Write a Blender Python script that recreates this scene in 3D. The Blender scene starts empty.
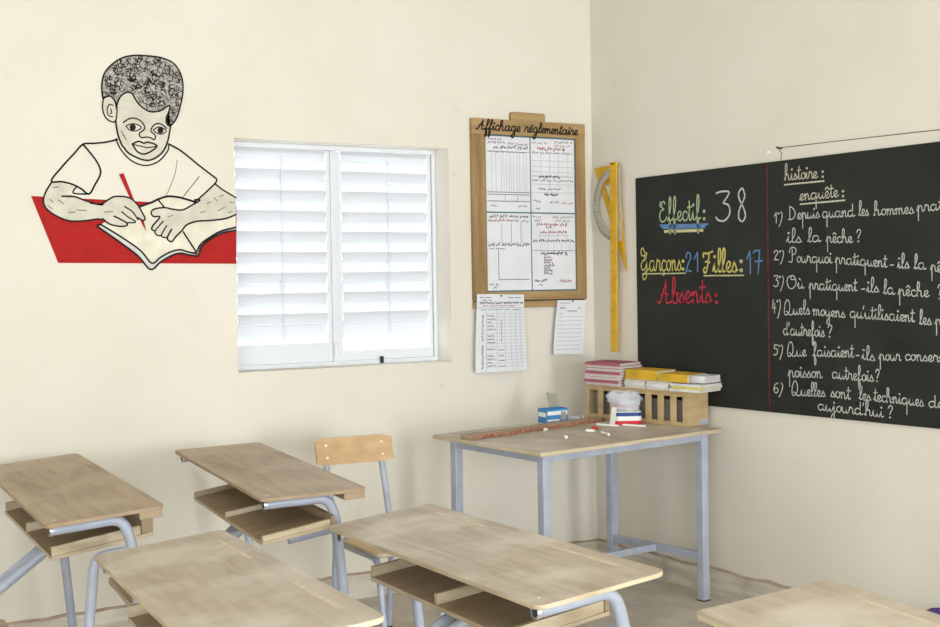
import bpy, bmesh, math, random
from math import sin, cos, pi, radians
from mathutils import Vector, Matrix
from mathutils.geometry import tessellate_polygon
random.seed(7)
sc = bpy.context.scene
COL = sc.collection

# ------------------------------------------------------------------ camera
cam = bpy.data.objects.new('camera', bpy.data.cameras.new('camera'))
COL.objects.link(cam); sc.camera = cam
cam.data.sensor_fit = 'HORIZONTAL'; cam.data.sensor_width = 36.0
cam.data.lens = 1336.6 / 940 * 36.0
YAW, PITCH, ROLL = 0.5552, -0.0211, -0.0164
_f = Vector((sin(YAW)*cos(PITCH), cos(YAW)*cos(PITCH), sin(PITCH)))
_r = Vector((cos(YAW), -sin(YAW), 0)); _u = _r.cross(_f)
_r2 = _r*cos(ROLL) + _u*sin(ROLL); _u2 = -_r*sin(ROLL) + _u*cos(ROLL)
cam.matrix_world = Matrix(((_r2.x, _u2.x, -_f.x, -4.1602), (_r2.y, _u2.y, -_f.y, -5.4974),
                           (_r2.z, _u2.z, -_f.z, 1.4318), (0, 0, 0, 1)))
cam.data.clip_start = 0.05

# ------------------------------------------------------------------ world, lights, exposure
world = bpy.data.worlds.new('sky'); sc.world = world; world.use_nodes = True
bg = world.node_tree.nodes['Background']
bg.inputs['Color'].default_value = (0.875, 0.94, 1.0, 1); bg.inputs['Strength'].default_value = 6.0

def area(name, loc, rot, sx, sy, watts, col):
    l = bpy.data.lights.new(name, 'AREA'); l.shape = 'RECTANGLE'; l.size = sx; l.size_y = sy
    l.energy = watts; l.color = col
    o = bpy.data.objects.new(name, l); COL.objects.link(o); o.location = loc; o.rotation_euler = rot
    return o
# daylight through the windows of the opposite (front) wall and an added one in the rear wall
for _x, _w in ((-6.4, 3), (-4.0, 88)):
    area('unseen_window_daylight', (_x, -7.62, 1.5), (radians(90), 0, 0), 1.7, 1.5, _w, (0.915, 0.962, 1.0))
area('added_doorway_fill', (-1.3, -7.62, 1.08), (radians(90), 0, 0), 1.3, 2.1, 140, (0.915, 0.962, 1.0))   # unseen open doorway, added as a broad low fill on the back wall
for _y in (-6.75,):
    area('unseen_window_daylight', (-8.12, _y, 1.5), (radians(90), 0, radians(-90)), 1.25, 1.5, 95, (0.80, 0.93, 1.0))  # unseen rear-wall window, added to brighten the blackboard wall
sc.view_settings.view_transform = 'Standard'
sc.view_settings.look = 'None'
sc.view_settings.exposure = -0.04
sc.view_settings.gamma = 1.0
sc.view_settings.use_curve_mapping = False

# ------------------------------------------------------------------ materials
def srgb(r, g, b):
    f = lambda c: (c/255/12.92) if c/255 <= 0.04045 else ((c/255+0.055)/1.055)**2.4
    return (f(r), f(g), f(b), 1)
def mat(name, col, rough=0.7, metal=0.0, spec=0.3):
    m = bpy.data.materials.new(name); m.use_nodes = True
    b = m.node_tree.nodes['Principled BSDF']
    b.inputs['Base Color'].default_value = col; b.inputs['Roughness'].default_value = rough
    b.inputs['Metallic'].default_value = metal; b.inputs['Specular IOR Level'].default_value = spec
    return m
def noisy(name, c1, c2, scale=(4, 4, 4), detail=6, rough=0.8, lo=0.35, hi=0.65, bump=0.0, spec=0.3, wave=None, extra=None, distort=0.0):
    """two-tone noise in object space; c1..c2 blended, optional bump and wood-like streaks"""
    m = mat(name, c1, rough, 0, spec); nt = m.node_tree; N = nt.nodes; L = nt.links
    b = N['Principled BSDF']
    tc = N.new('ShaderNodeTexCoord'); mp = N.new('ShaderNodeMapping'); mp.inputs['Scale'].default_value = scale
    L.new(tc.outputs['Object'], mp.inputs['Vector'])
    nz = N.new('ShaderNodeTexNoise'); nz.inputs['Scale'].default_value = 1.0; nz.inputs['Detail'].default_value = detail
    nz.inputs['Distortion'].default_value = distort
    L.new(mp.outputs['Vector'], nz.inputs['Vector'])
    rp = N.new('ShaderNodeMapRange'); rp.inputs['From Min'].default_value = lo; rp.inputs['From Max'].default_value = hi
    L.new(nz.outputs['Fac'], rp.inputs['Value'])
    mx = N.new('ShaderNodeMix'); mx.data_type = 'RGBA'
    mx.inputs[6].default_value = c1; mx.inputs[7].default_value = c2
    L.new(rp.outputs['Result'], mx.inputs[0])
    out = mx.outputs[2]
    if extra:      # (colour, scale, lo, hi, strength): a second layer of blotches / wear
        c3, s3, l3, h3, k3 = extra
        n2 = N.new('ShaderNodeTexNoise'); n2.inputs['Scale'].default_value = s3; n2.inputs['Detail'].default_value = 5
        L.new(tc.outputs['Object'], n2.inputs['Vector'])
        r2 = N.new('ShaderNodeMapRange'); r2.inputs['From Min'].default_value = l3; r2.inputs['From Max'].default_value = h3
        r2.inputs['To Max'].default_value = k3
        L.new(n2.outputs['Fac'], r2.inputs['Value'])
        m2 = N.new('ShaderNodeMix'); m2.data_type = 'RGBA'; m2.inputs[7].default_value = c3
        L.new(out, m2.inputs[6]); L.new(r2.outputs['Result'], m2.inputs[0]); out = m2.outputs[2]
    L.new(out, b.inputs['Base Color'])
    if bump:
        bp = N.new('ShaderNodeBump'); bp.inputs['Strength'].default_value = bump; bp.inputs['Distance'].default_value = 0.01
        L.new(nz.outputs['Fac'], bp.inputs['Height']); L.new(bp.outputs['Normal'], b.inputs['Normal'])
    return m

M = {}
M['wall'] = noisy('cream_wall_paint', srgb(226, 220, 208), srgb(221, 215, 202), (2.2, 2.2, 2.2), 8, 0.85, bump=0.05,
                  extra=(srgb(205, 199, 184), 9.0, 0.66, 0.80, 0.6), spec=0.25)
M['ceiling'] = mat('white_ceiling', srgb(238, 234, 224), 0.9)
M['floor'] = noisy('cement_floor', srgb(203, 194, 181), srgb(182, 172, 158), (5, 5, 5), 8, 0.75, bump=0.1, extra=(srgb(150, 140, 126), 2.0, 0.55, 0.75, 0.5))
M['plinth'] = noisy('cement_plinth', srgb(222, 216, 202), srgb(188, 179, 164), (3, 3, 26), 8, 0.9, bump=0.5, extra=(srgb(160, 148, 132), 6.0, 0.55, 0.72, 0.7))
M['plinth_edge'] = noisy('plinth_red_edge', srgb(164, 142, 126), srgb(182, 166, 150), (9, 9, 9), 6, 0.9)
M['desk'] = noisy('worn_plywood', srgb(190, 178, 161), srgb(158, 143, 122), (26, 2.5, 8), 8, 0.5, lo=0.30, hi=0.72,
                  extra=(srgb(206, 197, 184), 4.5, 0.46, 0.66, 0.8), spec=0.4, distort=0.6)
M['desk_brown'] = noisy('brown_plywood', srgb(174, 155, 129), srgb(144, 123, 96), (26, 2.5, 8), 8, 0.5, lo=0.30, hi=0.72,
                  extra=(srgb(184, 167, 144), 4.0, 0.45, 0.7, 0.7), spec=0.4, distort=0.6)
M['desk_edge'] = noisy('pale_wood_edge', srgb(202, 187, 160), srgb(178, 160, 131), (6, 6, 40), 6, 0.6)
M['groove'] = noisy('pale_groove', srgb(210, 198, 178), srgb(196, 180, 156), (30, 30, 30), 5, 0.6)
M['groove_brown'] = noisy('worn_groove', srgb(184, 166, 140), srgb(172, 152, 126), (30, 30, 30), 5, 0.6)
M['shelfwood'] = noisy('shelf_plywood', srgb(170, 150, 124), srgb(148, 126, 98), (4, 16, 8), 7, 0.6, lo=0.25, hi=0.75)
M['boardwood'] = noisy('pine_wood', srgb(204, 170, 118), srgb(176, 138, 88), (30, 4, 5), 7, 0.6, lo=0.25, hi=0.75)
M['framewood_v'] = noisy('frame_wood_upright', srgb(172, 144, 101), srgb(135, 107, 68), (34, 20, 3), 7, 0.6, lo=0.3, hi=0.7)
M['framewood_h'] = noisy('frame_wood_rail', srgb(178, 150, 105), srgb(145, 117, 77), (3, 20, 34), 7, 0.6, lo=0.3, hi=0.7)
M['chairwood'] = noisy('chair_plywood', srgb(196, 164, 122), srgb(180, 147, 106), (10, 4, 24), 6, 0.45, spec=0.4)
M['cratewood'] = noisy('crate_wood', srgb(196, 172, 130), srgb(172, 146, 104), (6, 6, 26), 7, 0.7, lo=0.25, hi=0.75)
M['tube'] = noisy('grey_painted_steel', srgb(174, 181, 196), srgb(160, 167, 182), (14, 14, 14), 5, 0.35, spec=0.5)
M['tube_end'] = mat('tube_end_steel', srgb(215, 215, 215), 0.3, 0.8)
M['dark'] = mat('dark_rubber', srgb(60, 62, 66), 0.7)
M['screw'] = mat('steel_screw', srgb(225, 225, 225), 0.3, 0.7)
M['slat'] = None
M['white_metal'] = mat('white_metal', srgb(232, 234, 238), 0.5, 0, 0.4)
M['grey_metal'] = mat('shutter_frame_grey', srgb(222, 225, 230), 0.5, 0, 0.4)
M['black_plastic'] = mat('black_plastic', srgb(40, 40, 44), 0.5)
M['board'] = noisy('blackboard_paint', srgb(42, 43, 40), srgb(35, 36, 34), (1.5, 3, 3), 7, 0.75, spec=0.25, extra=(srgb(60, 60, 56), 2.5, 0.55, 0.8, 0.5))
M['board_edge'] = mat('board_edge', srgb(92, 84, 70), 0.8)
for k, c in dict(white=(214, 214, 208), cream=(214, 212, 190), green=(188, 212, 166), paleyellow=(222, 218, 168), yellow=(226, 214, 124),
                 blue=(112, 152, 200), red=(204, 64, 82)).items():
    M['chalk_'+k] = noisy('chalk_'+k, srgb(*c), srgb(*[int(v*0.82) for v in c]), (160, 160, 160), 3, 0.95, spec=0.1)
M['redline'] = noisy('dull_red_paint_line', srgb(112, 46, 42), srgb(78, 38, 36), (20, 20, 20), 4, 0.9)
for k, c in dict(red=(176, 38, 36), ink=(38, 34, 34), grey=(150, 144, 134), skin=(214, 209, 194), page=(232, 226, 208), edge=(214, 213, 206)).items():
    M['paint_'+k] = noisy('mural_'+k, srgb(*c), srgb(*[int(v*0.93) for v in c]), (14, 14, 14), 5, 0.85, spec=0.2)
M['paint_hair'] = noisy('mural_hair', srgb(196, 192, 182), srgb(122, 119, 114), (55, 55, 55), 4, 0.85, spec=0.2, distort=1.5)
M['paper'] = noisy('white_paper', srgb(226, 227, 232), srgb(220, 221, 226), (8, 8, 8), 4, 0.85)
M['ink_dark'] = mat('dark_ink', srgb(62, 58, 74), 0.8)
M['ink_red'] = mat('red_ink', srgb(158, 84, 96), 0.8)
M['ink_pale'] = mat('pale_ruled_line', srgb(178, 178, 186), 0.8)
M['teal'] = mat('blue_green_tape', srgb(84, 118, 128), 0.7)
M['black_ink'] = mat('black_brush_ink', srgb(34, 30, 30), 0.7)
M['yellow_plastic'] = noisy('yellow_wood_paint', srgb(226, 178, 36), srgb(206, 156, 28), (10, 10, 10), 5, 0.45, spec=0.4)
M['tick'] = mat('dark_graduation', srgb(96, 90, 80), 0.8)
for k, c in dict(pink=(172, 98, 108), rose=(196, 154, 164), yellow=(222, 180, 52), white=(226, 226, 224), cream=(232, 224, 192), lemon=(226, 214, 110), grey=(120, 112, 104)).items():
    M['cover_'+k] = noisy('cover_'+k, srgb(*c), srgb(*[int(v*0.88) for v in c]), (12, 12, 12), 4, 0.7)
M['pages'] = noisy('page_edges', srgb(216, 210, 204), srgb(184, 178, 174), (3, 3, 420), 3, 0.85)
M['chalkstick'] = mat('chalk_stick_white', srgb(240, 240, 236), 0.9)
M['redchalk'] = mat('chalk_stick_red', srgb(196, 62, 66), 0.9)
M['tinblue'] = noisy('blue_carton_print', srgb(72, 142, 200), srgb(60, 118, 180), (22, 22, 22), 3, 0.5)
M['cardboard'] = mat('grey_cardboard', srgb(158, 154, 140), 0.85)
M['lab_white'] = mat('white_print', srgb(234, 234, 230), 0.5)
M['lab_red'] = mat('red_print', srgb(206, 40, 46), 0.45)
M['lab_blue'] = mat('navy_print', srgb(40, 62, 132), 0.45)
M['stickred'] = noisy('worn_red_edge', srgb(142, 74, 64), srgb(168, 138, 108), (60, 60, 60), 4, 0.7)
M['purple'] = noisy('purple_fabric', srgb(84, 62, 122), srgb(70, 50, 104), (40, 40, 40), 4, 0.9)
M['string'] = mat('dark_thread', srgb(96, 86, 74), 0.9)
def clear_plastic(name='clear_plastic_bag', col=srgb(224, 230, 240), k=0.45, bump=0.8):
    m = bpy.data.materials.new(name); m.use_nodes = True; nt = m.node_tree; N = nt.nodes; L = nt.links
    N.clear(); o = N.new('ShaderNodeOutputMaterial'); mx = N.new('ShaderNodeMixShader'); t = N.new('ShaderNodeBsdfTransparent')
    g = N.new('ShaderNodeBsdfPrincipled'); g.inputs['Base Color'].default_value = col; g.inputs['Roughness'].default_value = 0.25
    n = N.new('ShaderNodeTexNoise'); n.inputs['Scale'].default_value = 45
    bp = N.new('ShaderNodeBump'); bp.inputs['Strength'].default_value = bump; L.new(n.outputs['Fac'], bp.inputs['Height']); L.new(bp.outputs['Normal'], g.inputs['Normal'])
    mx.inputs[0].default_value = k; L.new(t.outputs[0], mx.inputs[1]); L.new(g.outputs[0], mx.inputs[2]); L.new(mx.outputs[0], o.inputs[0])
    return m
M['bag'] = clear_plastic()
M['grey_plastic'] = clear_plastic('clear_grey_plastic', srgb(206, 203, 190), 0.62, 0.1)
def translucent_slat():
    m = bpy.data.materials.new('white_louvre'); m.use_nodes = True; nt = m.node_tree; N = nt.nodes; L = nt.links
    N.clear(); o = N.new('ShaderNodeOutputMaterial'); mx = N.new('ShaderNodeMixShader')
    d = N.new('ShaderNodeBsdfDiffuse'); d.inputs['Color'].default_value = srgb(208, 210, 214)
    t = N.new('ShaderNodeBsdfTranslucent'); t.inputs['Color'].default_value = srgb(206, 209, 214)
    mx.inputs[0].default_value = 0.09; L.new(d.outputs[0], mx.inputs[1]); L.new(t.outputs[0], mx.inputs[2]); L.new(mx.outputs[0], o.inputs[0])
    return m
M['slat'] = translucent_slat()

# ------------------------------------------------------------------ mesh helpers
def link(name, me, parent=None):
    o = bpy.data.objects.new(name, me); COL.objects.link(o)
    if parent: o.parent = parent
    return o
class MB:
    """collects shapes into one mesh with several materials"""
    def __init__(s): s.v = []; s.f = []; s.m = []; s.mats = []; s.sm = []
    def mi(s, m):
        if m not in s.mats: s.mats.append(m)
        return s.mats.index(m)
    def add(s, vs, fs, m, smooth=False):
        b = len(s.v); s.v += [tuple(v) for v in vs]; k = s.mi(m)
        for f in fs: s.f.append([b+i for i in f]); s.m.append(k); s.sm.append(smooth)
    def box(s, x0, x1, y0, y1, z0, z1, m, fn=None):
        vs = [(x, y, z) for z in (z0, z1) for y in (y0, y1) for x in (x0, x1)]
        if fn: vs = [fn(*v) for v in vs]
        s.add(vs, [(0, 2, 3, 1), (4, 5, 7, 6), (0, 1, 5, 4), (2, 6, 7, 3), (0, 4, 6, 2), (1, 3, 7, 5)], m)
    def prism(s, pts, z0, z1, m, fn=None, mside=None):
        """vertical prism over a 2d outline (counter-clockwise)"""
        n = len(pts); vs = [(p[0], p[1], z0) for p in pts] + [(p[0], p[1], z1) for p in pts]
        if fn: vs = [fn(*v) for v in vs]
        tri = tessellate_polygon([[Vector((p[0], p[1], 0)) for p in pts]])
        area2 = sum(pts[i][0]*pts[(i+1) % n][1]-pts[(i+1) % n][0]*pts[i][1] for i in range(n))
        b = len(s.v); s.v += [tuple(v) for v in vs]; k = s.mi(m); ks = s.mi(mside or m)
        for t in tri:
            a, b1, c = t
            cr = (pts[b1][0]-pts[a][0])*(pts[c][1]-pts[a][1])-(pts[b1][1]-pts[a][1])*(pts[c][0]-pts[a][0])
            if cr < 0: a, c = c, a
            s.f.append([b+n+a, b+n+b1, b+n+c]); s.m.append(k); s.sm.append(False)
            s.f.append([b+c, b+b1, b+a]); s.m.append(k); s.sm.append(False)
        for i in range(n):
            j = (i+1) % n
            s.f.append([b+i, b+j, b+n+j, b+n+i] if area2 > 0 else [b+j, b+i, b+n+i, b+n+j]); s.m.append(ks); s.sm.append(False)
    def tube(s, path, r, m, seg=12, cap=True, flat=None):
        P = [Vector(p) for p in path]; n = len(P); T = []
        for i in range(n):
            t = (P[min(i+1, n-1)]-P[max(i-1, 0)]).normalized(); T.append(t)
        up = Vector((0, 0, 1)) if abs(T[0].z) < 0.9 else Vector((1, 0, 0))
        nrm = (up-T[0]*up.dot(T[0])).normalized(); vs = []
        for i in range(n):
            nrm = (nrm-T[i]*nrm.dot(T[i])).normalized(); bi = T[i].cross(nrm)
            rr = r[i] if isinstance(r, (list, tuple)) else r
            for k in range(seg):
                a = 2*pi*k/seg; vs.append(P[i]+nrm*cos(a)*rr+bi*sin(a)*rr)
        fs = [(i*seg+k, i*seg+(k+1) % seg, (i+1)*seg+(k+1) % seg, (i+1)*seg+k) for i in range(n-1) for k in range(seg)]
        s.add(vs, fs, m, True)
        if cap:
            s.add([vs[k] for k in range(seg)], [list(range(seg))[::-1]], m); s.add(vs[-seg:], [list(range(seg))], m)
    def build(s, name, parent=None, bevel=0, seg=2):
        me = bpy.data.meshes.new(name); me.from_pydata(s.v, [], s.f)
        for m in s.mats: me.materials.append(M[m] if isinstance(m, str) else m)
        me.polygons.foreach_set('material_index', s.m); me.polygons.foreach_set('use_smooth', s.sm); me.update()
        o = link(name, me, parent)
        if bevel:
            b = o.modifiers.new('bevel', 'BEVEL'); b.width = bevel; b.segments = seg; b.limit_method = 'ANGLE'; b.angle_limit = radians(40)
        return o
def tag(o, label=None, cat=None, group=None, kind=None):
    for k, v in (('label', label), ('category', cat), ('group', group), ('kind', kind)):
        if v: o[k] = v
    return o
def empty(name, loc, rz=0, label=None, cat=None, group=None):
    o = bpy.data.objects.new(name, None); COL.objects.link(o); o.location = loc; o.rotation_euler = (0, 0, rz)
    o.empty_display_size = 0.1
    return tag(o, label, cat, group)
def fillet(pts, r, n=7):
    """round the inner corners of a 3d polyline"""
    P = [Vector(p) for p in pts]; out = [P[0]]
    for i in range(1, len(P)-1):
        a = (P[i-1]-P[i]); b = (P[i+1]-P[i]); d = min(r, a.length*0.49, b.length*0.49)
        p0 = P[i]+a.normalized()*d; p1 = P[i]+b.normalized()*d
        for k in range(n+1):
            t = k/n; out.append(p0*(1-t)**2+P[i]*2*t*(1-t)+p1*t*t)
    return out+[P[-1]]
def round_rect(x0, x1, y0, y1, r, n=5):
    pts = []
    for cx, cy, a0 in ((x1-r, y0+r, -90), (x1-r, y1-r, 0), (x0+r, y1-r, 90), (x0+r, y0+r, 180)):
        for k in range(n+1):
            a = radians(a0+90*k/n); pts.append((cx+r*cos(a), cy+r*sin(a)))
    return pts
def smooth_path(pts, n=4):
    if len(pts) < 3: return [tuple(p) for p in pts]
    out = []
    for i in range(len(pts)-1):
        p0 = pts[max(i-1, 0)]; p1 = pts[i]; p2 = pts[i+1]; p3 = pts[min(i+2, len(pts)-1)]
        for k in range(n):
            t = k/n
            out.append(tuple(0.5*((2*p1[j])+(-p0[j]+p2[j])*t+(2*p0[j]-5*p1[j]+4*p2[j]-p3[j])*t*t+(-p0[j]+3*p1[j]-3*p2[j]+p3[j])*t**3) for j in range(2)))
    return out+[tuple(pts[-1])]
def ribbon(mb, pts, w, fn, m, h=0.0):
    """a flat stroke of width w along 2d points; fn maps (u, v) to 3d"""
    n = len(pts)
    if n < 2: return
    L = []; R = []
    for i in range(n):
        a = pts[max(i-1, 0)]; b = pts[min(i+1, n-1)]; dx, dy = b[0]-a[0], b[1]-a[1]; l = math.hypot(dx, dy) or 1e-9
        dx /= l; dy /= l; e = 0
        if i == 0: e = -w*0.35
        if i == n-1: e = w*0.35
        x, y = pts[i][0]+dx*e, pts[i][1]+dy*e
        L.append((x-dy*w/2, y+dx*w/2)); R.append((x+dy*w/2, y-dx*w/2))
    vs = [fn(*p) for p in L]+[fn(*p) for p in R]
    mb.add(vs, [(i, i+1, n+i+1, n+i) for i in range(n-1)], m)

# ------------------------------------------------------------------ the room (back wall y=0, right wall x=0)
XL, YF, ZC = -8.0, -7.5, 3.3
def struct(o): o['kind'] = 'structure'; return o
mb = MB(); mb.box(XL-.2, .2, YF-.2, .2, -.1, 0, 'floor'); struct(mb.build('floor'))
mb = MB(); mb.box(XL-.2, .2, YF-.2, .2, ZC, ZC+.1, 'ceiling'); struct(mb.build('ceiling'))
def wall_with_holes(name, axis, pos0, pos1, a0, a1, holes):
    """axis 'x': wall runs along x between y=pos0..pos1; holes = (a0, a1, z0, z1)"""
    mb = MB(); cuts = sorted(set([a0, a1]+[h[0] for h in holes]+[h[1] for h in holes]))
    def bx(u0, u1, z0, z1):
        if axis == 'x': mb.box(u0, u1, pos0, pos1, z0, z1, 'wall')
        else: mb.box(pos0, pos1, u0, u1, z0, z1, 'wall')
    for u0, u1 in zip(cuts, cuts[1:]):
        hs = [h for h in holes if h[0] <= u0+1e-6 and h[1] >= u1-1e-6]
        if not hs: bx(u0, u1, 0, ZC)
        else:
            bx(u0, u1, 0, hs[0][2]); bx(u0, u1, hs[0][3], ZC)
    return struct(mb.build(name))
WIN = (-1.9456, -0.8572, 1.0661, 2.0903)
wall_with_holes('wall_back', 'x', 0, .2, XL-.2, .2, [WIN])
mb = MB(); mb.box(0, .2, YF-.2, 0, 0, ZC, 'wall'); struct(mb.build('wall_right'))
wall_with_holes('wall_left', 'y', XL-.2, XL, YF-.2, 0, [(-7.4, -6.1, .75, 2.25)])  # unseen window opening, added and sited for its light
wall_with_holes('wall_front', 'x', YF-.2, YF, XL, 0, [(-7.25, -5.55, .75, 2.25), (-4.85, -3.15, .75, 2.25), (-1.95, -.65, 0, 2.13)])  # the floor-level hole is the doorway added for the low fill
# rough cement plinth with a reddish broken top edge
def plinth(name, along):
    mb = MB(); rnd = random.Random(3 if along == 'x' else 5); n = 90; L = 7.4; prev = None; rows = []
    for i in range(n+1):
        t = -L*i/n; top = .118+rnd.uniform(-.006, .005); d = .018+rnd.uniform(-.003, .003)
        rows.append([(t, 0, top), (t, -d*.55, top-.001), (t, -d, top-.009), (t, -d, 0)])
    conv = (lambda p: p) if along == 'x' else (lambda p: (p[1], p[0], p[2]))
    for k, m in ((0, 'plinth_edge'), (1, 'plinth_edge'), (2, 'plinth')):
        vs = [conv(r[k]) for r in rows]+[conv(r[k+1]) for r in rows]; q = n+1
        fs = [(i, i+1, q+i+1, q+i) for i in range(n)]
        if along == 'x': fs = [f[::-1] for f in fs]
        mb.add(vs, fs, m, k > 0)
    return struct(mb.build(name))
plinth('baseboard_back', 'x'); plinth('baseboard_right', 'y')

# ------------------------------------------------------------------ window with louvred metal shutters
def make_window():
    x0, x1, z0, z1 = WIN; yd = .125
    root = bpy.data.objects.new('window_1', None); COL.objects.link(root); root.location = (x0, yd, z0); root['kind'] = 'structure'
    root['label'] = 'window with two white louvred metal shutters in the cream wall'
    W, H = x1-x0, z1-z0
    mb = MB(); mb.box(0, .03, 0, .05, 0, H, 'grey_metal'); mb.box(W-.02, W, 0, .05, 0, H, 'grey_metal')
    mb.box(.03, W-.02, 0, .05, H-.022, H, 'white_metal'); mb.box(.03, W-.02, -.004, .05, 0, .022, 'grey_metal')
    mb.build('window_frame', root, .003)
    mid = .5395
    for k, (a, b) in enumerate(((.032, mid-.017), (mid+.017, W-.024))):
        sh = MB(); zb, zt = .024, H-.026
        sh.box(a, a+.022, .008, .04, zb, zt, 'grey_metal'); sh.box(b-.022, b, .008, .04, zb, zt, 'grey_metal')
        sh.box(a+.022, b-.022, .008, .04, zt-.016, zt, 'white_metal')
        bot = .088 if k == 0 else .046
        sh.box(a+.022, b-.022, .008, .04, zb, zb+bot, 'grey_metal')
        s = sh.build('shutter', root, .002)
        lv = MB(); p = .0942; zz = H-.046-p
        for i in range(9):
            zc = zz-i*p+.012
            # an overlapping pressed-metal blade: top edge inside, lower edge outside to shed rain, a folded rib half way
            prof = [(.004, zc+.108), (.0015, zc+.104), (.005, zc+.094), (.013, zc+.060), (.011, zc+.056), (.015, zc+.052), (.030, zc+.004), (.037, zc-.012)]
            vs = [(xx, y, z) for xx in (a+.023, b-.023) for y, z in prof]; q = len(prof)
            vs2 = [(v[0], v[1]+.0015, v[2]) for v in vs]
            lv.add(vs, [(j, j+1, q+j+1, q+j) for j in range(q-1)], 'slat')
        lv.build('louvre_blades', s)
        rod = MB(); rx = (.274 if k == 0 else .822)
        rod.tube([(rx, -.004, .11), (rx, -.004, H-.06)], .0035, 'grey_metal', 8)
        rod.build('control_rod', s)
        hd = MB(); hx = rx-.016
        hd.tube(fillet([(rx-.002, -.004, .40), (hx, -.012, .40), (hx, -.012, .35), (rx-.004, -.008, .35)], .01, 4), .004, 'grey_metal', 8)
        hd.build('rod_handle', s)
    cm = MB(); cm.box(mid-.016, mid+.016, .002, .045, .022, H-.022, 'grey_metal'); cm.build('mullion', root, .003)
    lt = MB(); lt.tube([(mid-.012, -.012, .045), (mid-.012, -.014, .105)], .006, 'white_metal', 8); lt.box(mid-.018, mid-.004, -.012, .002, .05, .066, 'white_metal'); lt.build('shutter_lever', root)
    bl = MB(); bl.box(.762, .778, -.016, -.003, .004, .036, 'black_plastic'); bl.build('black_latch', root, .002)
    return root
make_window()

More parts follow.
